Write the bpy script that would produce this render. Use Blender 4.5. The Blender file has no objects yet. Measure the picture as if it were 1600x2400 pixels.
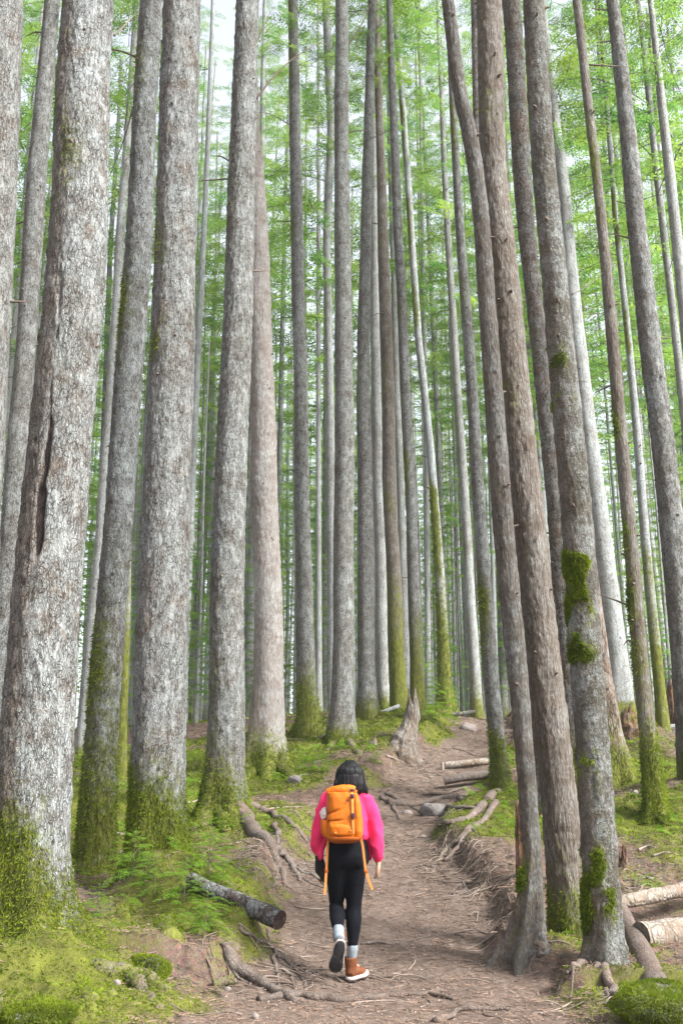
import bpy, math, random
import numpy as np
from mathutils import Vector, Matrix

# ------------------------------------------------------------------ camera, sky, sun, exposure
S = bpy.context.scene
COL = S.collection
PITCH = math.radians(14.3); F = 2350.0; CAMZ = 1.55
cam_d = bpy.data.cameras.new('camera'); cam = bpy.data.objects.new('camera', cam_d); COL.objects.link(cam)
cam.location = (0, 0, CAMZ); cam.rotation_euler = (math.pi/2 + PITCH, 0, 0)
cam_d.sensor_fit = 'VERTICAL'; cam_d.sensor_height = 36; cam_d.lens = F/2400*36
cam_d.clip_start = 0.05; cam_d.clip_end = 2000
S.camera = cam
SUN_EL, SUN_AZ = math.radians(42), math.radians(60)     # azimuth: from straight behind the camera, towards the right
w = bpy.data.worlds.new('World'); S.world = w; w.use_nodes = True
nt = w.node_tree; bg = nt.nodes['Background']
sky = nt.nodes.new('ShaderNodeTexSky'); sky.sky_type = 'NISHITA'; sky.sun_disc = False
sky.sun_elevation = SUN_EL; sky.sun_rotation = math.pi - SUN_AZ; sky.dust_density = 4; sky.air_density = 1.0; sky.altitude = 300
hs = nt.nodes.new('ShaderNodeHueSaturation'); hs.inputs['Saturation'].default_value = 0.34
nt.links.new(sky.outputs[0], hs.inputs['Color']); nt.links.new(hs.outputs[0], bg.inputs['Color'])
bg.inputs['Strength'].default_value = 0.125
sl = bpy.data.lights.new('sun', 'SUN'); sl.energy = 2.5; sl.angle = math.radians(14); sl.color = (1, .985, .955)
so = bpy.data.objects.new('sun', sl); COL.objects.link(so)
sd = Vector((math.sin(SUN_AZ)*math.cos(SUN_EL), -math.cos(SUN_AZ)*math.cos(SUN_EL), math.sin(SUN_EL)))
so.rotation_euler = sd.to_track_quat('Z', 'Y').to_euler()
S.view_settings.view_transform = 'Standard'; S.view_settings.look = 'None'
S.view_settings.exposure = 2.0; S.view_settings.gamma = 1
S.cycles.max_bounces = 6; S.cycles.diffuse_bounces = 3; S.cycles.transmission_bounces = 3; S.cycles.volume_bounces = 0
S.cycles.use_denoising = True

rng = np.random.default_rng(7); random.seed(7)

# ------------------------------------------------------------------ maths helpers
def _hash(ix, iy, iz, s):
    n = (ix*374761393 + iy*668265263 + iz*2147483647 + s*1274126177) & 0xffffffff
    n = ((n ^ (n >> 13))*1274126177) & 0xffffffff
    n = (n ^ (n >> 16)) & 0xffffffff
    return n.astype(np.float64)/4294967295.0
def vn(p, s=0):
    p = np.asarray(p, float); i = np.floor(p).astype(np.int64); f = p - i; f = f*f*(3-2*f)
    r = 0
    for a in (0, 1):
        for b in (0, 1):
            for c in (0, 1):
                wt = (f[:, 0] if a else 1-f[:, 0])*(f[:, 1] if b else 1-f[:, 1])*(f[:, 2] if c else 1-f[:, 2])
                r = r + wt*_hash(i[:, 0]+a, i[:, 1]+b, i[:, 2]+c, s)
    return r*2-1
def fbm(p, o=3, s=0):
    p = np.asarray(p, float); r = 0; a = 1.0; t = 0
    for k in range(o):
        r = r + a*vn(p*2**k, s+k*17); t += a; a *= .5
    return r/t
def sstep(a, b, x):
    t = np.clip((x-a)/(b-a), 0, 1); return t*t*(3-2*t)

FW = np.array([0, math.cos(PITCH), math.sin(PITCH)]); UP = np.array([0, -math.sin(PITCH), math.cos(PITCH)])
def ray(px, py):
    return np.array([(px-800)/F, 0, 0]) + UP*((1200-py)/F) + FW
def P(px, py, Y):
    d = ray(px, py); t = Y/d[1]
    return np.array([0, 0, CAMZ]) + d*t
def depth(px, py, Y): return Y/ray(px, py)[1]
def mpp(py, Y): return Y/ray(800, py)[1]/F      # metres per picture pixel

# ------------------------------------------------------------------ object helpers
def tag(o, label=None, cat=None, group=None, kind=None):
    if label: o['label'] = label
    if cat: o['category'] = cat
    if group: o['group'] = group
    if kind: o['kind'] = kind
    return o
def empty(name, loc, label, cat, group=None):
    o = bpy.data.objects.new(name, None); COL.objects.link(o); o.location = loc; o.empty_display_size = .2
    return tag(o, label, cat, group)
def mk(name, v, faces, mats, parent=None, mi=None, attrs=None, smooth=True, world=True):
    """one mesh object; faces = list of int arrays (n x k)."""
    me = bpy.data.meshes.new(name); v = np.asarray(v, np.float32)
    org = np.zeros(3, np.float32)
    if parent is not None and world: org = np.array(parent['_org'], np.float32) if '_org' in parent else np.array(parent.location, np.float32)
    v = v - org
    fs = [np.asarray(f, np.int32) for f in faces if len(f)]
    loops = np.concatenate([f.ravel() for f in fs]); tot = np.concatenate([np.full(len(f), f.shape[1], np.int32) for f in fs])
    me.vertices.add(len(v)); me.vertices.foreach_set('co', v.ravel())
    me.loops.add(len(loops)); me.loops.foreach_set('vertex_index', loops)
    me.polygons.add(len(tot)); st = np.concatenate([[0], np.cumsum(tot)[:-1]]).astype(np.int32)
    me.polygons.foreach_set('loop_start', st); me.polygons.foreach_set('loop_total', tot)
    if mi is not None: me.polygons.foreach_set('material_index', np.asarray(mi, np.int32))
    me.polygons.foreach_set('use_smooth', np.full(len(tot), smooth))
    me.update(calc_edges=True); me.validate()
    for m in (mats if isinstance(mats, (list, tuple)) else [mats]): me.materials.append(m)
    for k, a in (attrs or {}).items():
        at = me.attributes.new(k, 'FLOAT', 'POINT'); at.data.foreach_set('value', np.asarray(a, np.float32))
    o = bpy.data.objects.new(name, me); COL.objects.link(o)
    if parent is not None: o.parent = parent
    return o
def top(name, v, faces, mats, label, cat, group=None, kind=None, **k):
    """a top-level thing that is one mesh, its origin at its base."""
    v = np.asarray(v); b = np.array([v[:, 0].mean(), v[:, 1].mean(), v[:, 2].min()])
    o = mk(name, v-b, faces, mats, **k); o.location = b
    return tag(o, label, cat, group, kind)

# ------------------------------------------------------------------ materials
def mat(name): 
    m = bpy.data.materials.new(name); m.use_nodes = True
    n = m.node_tree.nodes; b = n['Principled BSDF']; b.inputs['Roughness'].default_value = .9
    b.inputs['Specular IOR Level'].default_value = .25
    return m, n, m.node_tree.links, b
def N(n, t, **k):
    x = n.new(t)
    for a, b in k.items():
        if hasattr(x, a): setattr(x, a, b)
        else: x.inputs[a.replace('_', ' ')].default_value = b
    return x
def ramp(n, l, src, stops, interp='LINEAR'):
    r = n.new('ShaderNodeValToRGB'); r.color_ramp.interpolation = interp
    e = r.color_ramp.elements
    while len(e) < len(stops): e.new(.5)
    for q, (p, c) in zip(e, stops):
        q.position = p; q.color = (*c, 1) if not isinstance(c, (int, float)) else (c, c, c, 1)
    l.new(src, r.inputs[0]); return r.outputs[0]
def mix(n, l, f, a, b, mode='MIX'):
    m = n.new('ShaderNodeMix'); m.data_type = 'RGBA'; m.blend_type = mode
    for i, s in ((0, f), (6, a), (7, b)):
        if isinstance(s, (int, float)): m.inputs[i].default_value = s
        elif isinstance(s, tuple): m.inputs[i].default_value = (*s, 1)
        else: l.new(s, m.inputs[i])
    return m.outputs[2]
def math_(n, l, op, a, b=None, c=None):
    m = n.new('ShaderNodeMath'); m.operation = op
    for i, s in enumerate((a, b, c)):
        if s is None: continue
        if isinstance(s, (int, float)): m.inputs[i].default_value = s
        else: l.new(s, m.inputs[i])
    return m.outputs[0]
def noise(n, l, vec, sc, det=4, rough=.6, dist=0):
    x = n.new('ShaderNodeTexNoise'); x.inputs['Scale'].default_value = sc; x.inputs['Detail'].default_value = det
    x.inputs['Roughness'].default_value = rough; x.inputs['Distortion'].default_value = dist
    if vec is not None: l.new(vec, x.inputs['Vector'])
    return x.outputs[0]
def mapping(n, l, vec, sc):
    m = n.new('ShaderNodeMapping'); m.inputs['Scale'].default_value = sc; l.new(vec, m.inputs['Vector']); return m.outputs[0]
def objvec(n, l, off=True):
    tc = n.new('ShaderNodeTexCoord')
    if not off: return tc.outputs['Object']
    oi = n.new('ShaderNodeObjectInfo'); a = n.new('ShaderNodeVectorMath'); a.operation = 'ADD'
    m = math_(n, l, 'MULTIPLY', oi.outputs['Random'], 50.0); cb = n.new('ShaderNodeCombineXYZ')
    l.new(m, cb.inputs[0]); l.new(m, cb.inputs[2])
    l.new(tc.outputs['Object'], a.inputs[0]); l.new(cb.outputs[0], a.inputs[1]); return a.outputs[0]
def attr(n, name):
    a = n.new('ShaderNodeAttribute'); a.attribute_name = name; return a.outputs['Fac']
MOSS_A, MOSS_B = (.04, .042, .008), (.15, .165, .022)

def bark(name, dark, mid, light, s=26, asp=.3, crack=.6, lichen=.5, fibre=0, bump=.8, moss_a=MOSS_A, moss_b=MOSS_B, brown=(.16, .1, .065), knots=True):
    m, n, l, b = mat(name); v = objvec(n, l)
    wob = n.new('ShaderNodeVectorMath'); wob.operation = 'MULTIPLY_ADD'
    nz = N(n, 'ShaderNodeTexNoise'); nz.inputs['Scale'].default_value = 9; l.new(v, nz.inputs['Vector'])
    l.new(nz.outputs[1], wob.inputs[0]); wob.inputs[1].default_value = (.05, .05, .08); l.new(v, wob.inputs[2]); wv = wob.outputs[0]
    mv = mapping(n, l, wv, (1, 1, asp))
    def vor(sc):
        x = n.new('ShaderNodeTexVoronoi'); x.feature = 'DISTANCE_TO_EDGE'; x.inputs['Scale'].default_value = sc; l.new(mv, x.inputs['Vector']); return x.outputs['Distance']
    c1 = ramp(n, l, vor(s), [(0, 0.0), (.10, 1.0)])
    c2 = ramp(n, l, vor(s*2.2), [(0, 0.0), (.16, 1.0)])
    cm = math_(n, l, 'MULTIPLY', c1, math_(n, l, 'ADD', math_(n, l, 'MULTIPLY', c2, .5), .5))
    gate = ramp(n, l, noise(n, l, mapping(n, l, v, (1, 1, .4)), s*.32, 3, .6), [(.36, .3), (.55, 1.0)])
    cm = math_(n, l, 'SUBTRACT', 1, math_(n, l, 'MULTIPLY', math_(n, l, 'SUBTRACT', 1, cm), gate))
    vf = ramp(n, l, noise(n, l, mapping(n, l, wv, (1, 1, .16)), s*.9, 4, .65), [(.36, 0.0), (.46, 1.0)])
    cm = math_(n, l, 'MULTIPLY', cm, math_(n, l, 'ADD', math_(n, l, 'MULTIPLY', vf, .6), .4))
    fine = noise(n, l, mapping(n, l, v, (1, 1, .35)), s*3.5, 5, .7)
    patchy = ramp(n, l, noise(n, l, mapping(n, l, v, (1, 1, .7)), 1.7, 5, .7), [(.3, (.66, .64, .59)), (.5, (.88, .88, .86)), (.68, (1.0, 1.02, 1.0))])
    big = noise(n, l, v, 2.6, 4, .65); med = noise(n, l, mapping(n, l, v, (1, 1, .5)), 11, 4, .65)
    if fibre:
        fb = noise(n, l, mapping(n, l, wv, (1, 1, .045)), fibre, 5, .65)
        fbr = ramp(n, l, fb, [(.32, 0.0), (.6, 1.0)])
        cm = math_(n, l, 'MULTIPLY', math_(n, l, 'ADD', math_(n, l, 'MULTIPLY', cm, .3), .7), fbr) if crack < .4 else math_(n, l, 'MULTIPLY', cm, fbr)
    base = mix(n, l, ramp(n, l, med, [(.25, 0.0), (.75, 1.0)]), mid, light)
    base = mix(n, l, ramp(n, l, big, [(.38, 0.0), (.62, .75)]), base, brown)
    # pale crustose lichen, bluish grey
    li = ramp(n, l, math_(n, l, 'ADD', math_(n, l, 'MULTIPLY', noise(n, l, v, 5.5, 6, .72), .65), math_(n, l, 'MULTIPLY', noise(n, l, v, 34, 3, .6), .35)), [(.49-.09*lichen, 0.0), (.56-.05*lichen, 1.0)])
    base = mix(n, l, math_(n, l, 'MULTIPLY', li, max(.1, min(1, .3+lichen*.42))), base, (.42, .46, .465))
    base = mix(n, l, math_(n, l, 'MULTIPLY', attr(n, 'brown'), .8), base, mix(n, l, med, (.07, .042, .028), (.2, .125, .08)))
    col = mix(n, l, math_(n, l, 'SUBTRACT', 1, math_(n, l, 'MULTIPLY', math_(n, l, 'SUBTRACT', 1, cm), crack)), dark, base)
    col = mix(n, l, .8, col, ramp(n, l, fine, [(.25, .45), (.6, 1.1)]), 'MULTIPLY')
    oi = n.new('ShaderNodeObjectInfo')
    col = mix(n, l, .5, col, ramp(n, l, oi.outputs['Random'], [(0, (.68, .66, .66)), (.5, (1, .97, .93)), (1, (.92, .98, 1.04))]), 'MULTIPLY')
    col = mix(n, l, .9, col, patchy, 'MULTIPLY')
    if knots:
        kv = n.new('ShaderNodeTexVoronoi'); kv.inputs['Scale'].default_value = 4.2; l.new(mapping(n, l, v, (1, 1, .8)), kv.inputs['Vector'])
        kk = ramp(n, l, kv.outputs['Distance'], [(.05, 1.0), (.1, 0.0)])
        col = mix(n, l, math_(n, l, 'MULTIPLY', kk, .85), col, (.02, .016, .012))
    fk = ramp(n, l, noise(n, l, mapping(n, l, v, (1, 1, .45)), 60, 2, .5), [(.62, 0.0), (.68, 1.0)])
    col = mix(n, l, math_(n, l, 'MULTIPLY', fk, .55), col, dark)
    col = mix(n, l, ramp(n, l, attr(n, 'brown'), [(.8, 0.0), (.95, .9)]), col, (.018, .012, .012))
    ma = attr(n, 'moss')
    mn = math_(n, l, 'ADD', ma, math_(n, l, 'MULTIPLY', math_(n, l, 'SUBTRACT', noise(n, l, v, 12, 7, .8), .5), 2.2))
    mf = ramp(n, l, mn, [(.35, 0.0), (.9, 1.0)])
    mc = mix(n, l, ramp(n, l, noise(n, l, mapping(n, l, v, (1, 1, .4)), 22, 5, .7), [(.3, 0.0), (.7, 1.0)]), moss_a, moss_b)
    col = mix(n, l, mf, col, mc)
    l.new(col, b.inputs['Base Color'])
    h = math_(n, l, 'ADD', math_(n, l, 'MULTIPLY', cm, .7), math_(n, l, 'MULTIPLY', fine, .5))
    bp = N(n, 'ShaderNodeBump'); bp.inputs['Strength'].default_value = bump; bp.inputs['Distance'].default_value = .018
    l.new(h, bp.inputs['Height']); l.new(bp.outputs[0], b.inputs['Normal'])
    return m

B_HEM = bark('bark_scaly_grey', (.045, .032, .024), (.2, .197, .188), (.385, .40, .402), 46, .3, .95, .75, bump=1, brown=(.17, .125, .095))
B_ROUGHGREY = bark('bark_furrowed_grey', (.05, .04, .032), (.17, .17, .163), (.335, .35, .352), 50, .26, .95, .65, bump=1, brown=(.15, .125, .105))
B_CEDAR = bark('bark_fibrous_pale', (.12, .09, .08), (.25, .23, .22), (.36, .345, .335), 12, .12, .35, .25, fibre=75, bump=.5, brown=(.22, .18, .165))
B_TAN = bark('bark_fibrous_tan', (.06, .043, .034), (.185, .16, .138), (.275, .26, .243), 16, .16, .7, .0, fibre=70, bump=.8, brown=(.13, .1, .075))
B_TANDARK = bark('bark_fibrous_umber', (.035, .027, .022), (.13, .112, .096), (.21, .195, .178), 16, .16, .7, .0, fibre=70, bump=.8, brown=(.09, .07, .052))
B_DARK = bark('bark_dark_scaly', (.012, .01, .009), (.10, .085, .075), (.2, .185, .17), 34, .4, 1, .25)
B_RED = bark('bark_deep_reddish', (.02, .012, .01), (.2, .13, .095), (.3, .24, .19), 17, .22, 1, .2, bump=1)
B_ALDER = bark('bark_patchy_lichen', (.06, .05, .04), (.09, .083, .07), (.15, .145, .132), 30, .6, .6, .1, bump=.8, brown=(.075, .062, .042))
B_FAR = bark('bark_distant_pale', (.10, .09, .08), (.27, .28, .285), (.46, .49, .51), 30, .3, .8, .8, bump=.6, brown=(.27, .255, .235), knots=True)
B_ROOT = bark('root_wood', (.04, .03, .025), (.13, .1, .085), (.22, .185, .165), 22, .5, .5, -.6, bump=.6, brown=(.17, .12, .095), knots=False)
B_LOG = bark('log_pale_wood', (.10, .07, .05), (.29, .235, .185), (.40, .345, .295), 9, .6, .5, .1, bump=.8, brown=(.2, .14, .1), knots=False)
B_WETLOG = bark('log_dark_bark', (.012, .009, .008), (.07, .05, .042), (.13, .10, .09), 14, .8, .8, .35, bump=.9, brown=(.045, .028, .025), knots=False)
B_SNAG = bark('weathered_snag_wood', (.045, .03, .022), (.27, .22, .18), (.40, .36, .32), 8, .08, .7, .1, fibre=45, bump=1, brown=(.17, .1, .06), knots=False)
B_ROT = bark('rotten_red_wood', (.02, .01, .006), (.24, .10, .05), (.38, .2, .1), 14, .2, .9, 0, fibre=40, bump=1, brown=(.12, .045, .02), knots=False)

def simple(name, col, rough=.8, var=.15, sc=30, bump=0, spec=.25, sheen=0, bsc=None, dist=.004, stretch=(1, 1, 1)):
    m, n, l, b = mat(name); v = objvec(n, l, False); v2 = mapping(n, l, v, stretch)
    nz = noise(n, l, v2, sc, 4, .6)
    c0 = tuple(c*(1-var) for c in col); c1 = tuple(c*(1+var) for c in col)
    l.new(mix(n, l, ramp(n, l, nz, [(.3, 0.0), (.7, 1.0)]), c0, c1), b.inputs['Base Color'])
    b.inputs['Roughness'].default_value = rough; b.inputs['Specular IOR Level'].default_value = spec
    if sheen: b.inputs['Sheen Weight'].default_value = sheen
    if bump:
        bp = N(n, 'ShaderNodeBump'); bp.inputs['Strength'].default_value = bump; bp.inputs['Distance'].default_value = dist
        l.new(noise(n, l, v2, bsc or sc*2, 4, .6), bp.inputs['Height']); l.new(bp.outputs[0], b.inputs['Normal'])
    return m
def leafmat(name, a, b_, trans, tr=.5, sc=.6):
    m = bpy.data.materials.new(name); m.use_nodes = True; n = m.node_tree.nodes; l = m.node_tree.links
    n.remove(n['Principled BSDF']); out = [x for x in n if x.type == 'OUTPUT_MATERIAL'][0]
    v = objvec(n, l); f = ramp(n, l, noise(n, l, v, sc, 4, .65), [(.3, 0.0), (.7, 1.0)])
    f2 = noise(n, l, v, 14, 2, .6)
    col = mix(n, l, f, a, b_); col = mix(n, l, .7, col, ramp(n, l, f2, [(.3, .5), (.7, 1.5)]), 'MULTIPLY')
    tc = mix(n, l, f, trans[0], trans[1])
    d = n.new('ShaderNodeBsdfDiffuse'); t = n.new('ShaderNodeBsdfTranslucent'); mx = n.new('ShaderNodeMixShader'); mx.inputs[0].default_value = tr
    l.new(col, d.inputs[0]); l.new(tc, t.inputs[0]); l.new(d.outputs[0], mx.inputs[1]); l.new(t.outputs[0], mx.inputs[2]); l.new(mx.outputs[0], out.inputs[0])
    return m
M_NEEDLE = leafmat('hemlock_needles', (.022, .08, .022), (.095, .165, .03), ((.07, .25, .05), (.36, .50, .07)), .55, .6)
M_SPRIG = leafmat('fresh_green_sprays', (.07, .17, .02), (.15, .25, .03), ((.2, .4, .04), (.36, .5, .05)), .45, 3)
M_MOSSB = leafmat('moss_fronds', (.05, .075, .011), (.17, .215, .02), ((.11, .17, .015), (.30, .38, .03)), .35, 1.6)
M_TWIG = simple('twig_wood', (.12, .092, .072), var=.4, sc=6)
M_TWIGPALE = simple('pale_twig_wood', (.22, .175, .145), var=.4, sc=3)
M_LITTER = simple('needle_litter', (.19, .125, .09), var=.6, sc=5)
M_LITTERPALE = simple('pale_wood_chips', (.3, .24, .195), var=.5, sc=4)
M_ROCK = simple('grey_rock', (.13, .118, .11), var=.35, sc=12, bump=.9, dist=.02)
M_PALEROCK = simple('pale_pink_rock', (.19, .16, .15), var=.2, sc=8, bump=.6, dist=.01)

# ------------------------------------------------------------------ terrain
TREEBASE = {}   # filled from the tree list: name -> (px, py, Y)
CTRL = [(820, 2400, 6.85), (600, 2400, 6.85), (1100, 2400, 6.9), (810, 2282, 8.35), (700, 2282, 8.35), (1000, 2290, 8.3), (900, 2150, 10.2), (700, 2120, 10.5),
        (960, 2000, 13), (970, 1900, 15.5), (1010, 1850, 17.2), (1110, 1770, 20), (1130, 1705, 23), (1120, 1682, 25.5),
        (0, 2420, 6.5), (250, 2400, 6.7), (420, 2330, 7.7), (1330, 2390, 7.1), (1580, 2400, 6.9), (1200, 2150, 10.3), (1120, 2060, 11.6), (1060, 1990, 12.9),
        (1560, 2250, 9.0), (1550, 2080, 11), (1590, 1950, 12.8), (1420, 1950, 12.8), (1590, 1850, 15.5), (1200, 1930, 14), (1210, 1840, 17), (1300, 1760, 20),
        (450, 2140, 9.6), (560, 2170, 9.3), (640, 2190, 9.3), (600, 2290, 8.1), (480, 2260, 8.4), (300, 2200, 9.0), (240, 2110, 10.4), (180, 2050, 11.4),
        (650, 1960, 13.0), (690, 2075, 11.2), (560, 2040, 11.6), (850, 1900, 15.3), (760, 1850, 16.7), (850, 1800, 18.3), (930, 1790, 18.6), (690, 1850, 16.5),
        (200, 1780, 21), (120, 1850, 17.5), (300, 1850, 16.5), (450, 1800, 18.5), (470, 1735, 23), (570, 1700, 25), (40, 1780, 20), (650, 1700, 24), (840, 1680, 22.8), (900, 1745, 19.8), (1060, 1715, 21.5),
        (1500, 1720, 21), (1600, 1680, 23), (1380, 1690, 23), (1600, 1760, 18.5)]
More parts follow.
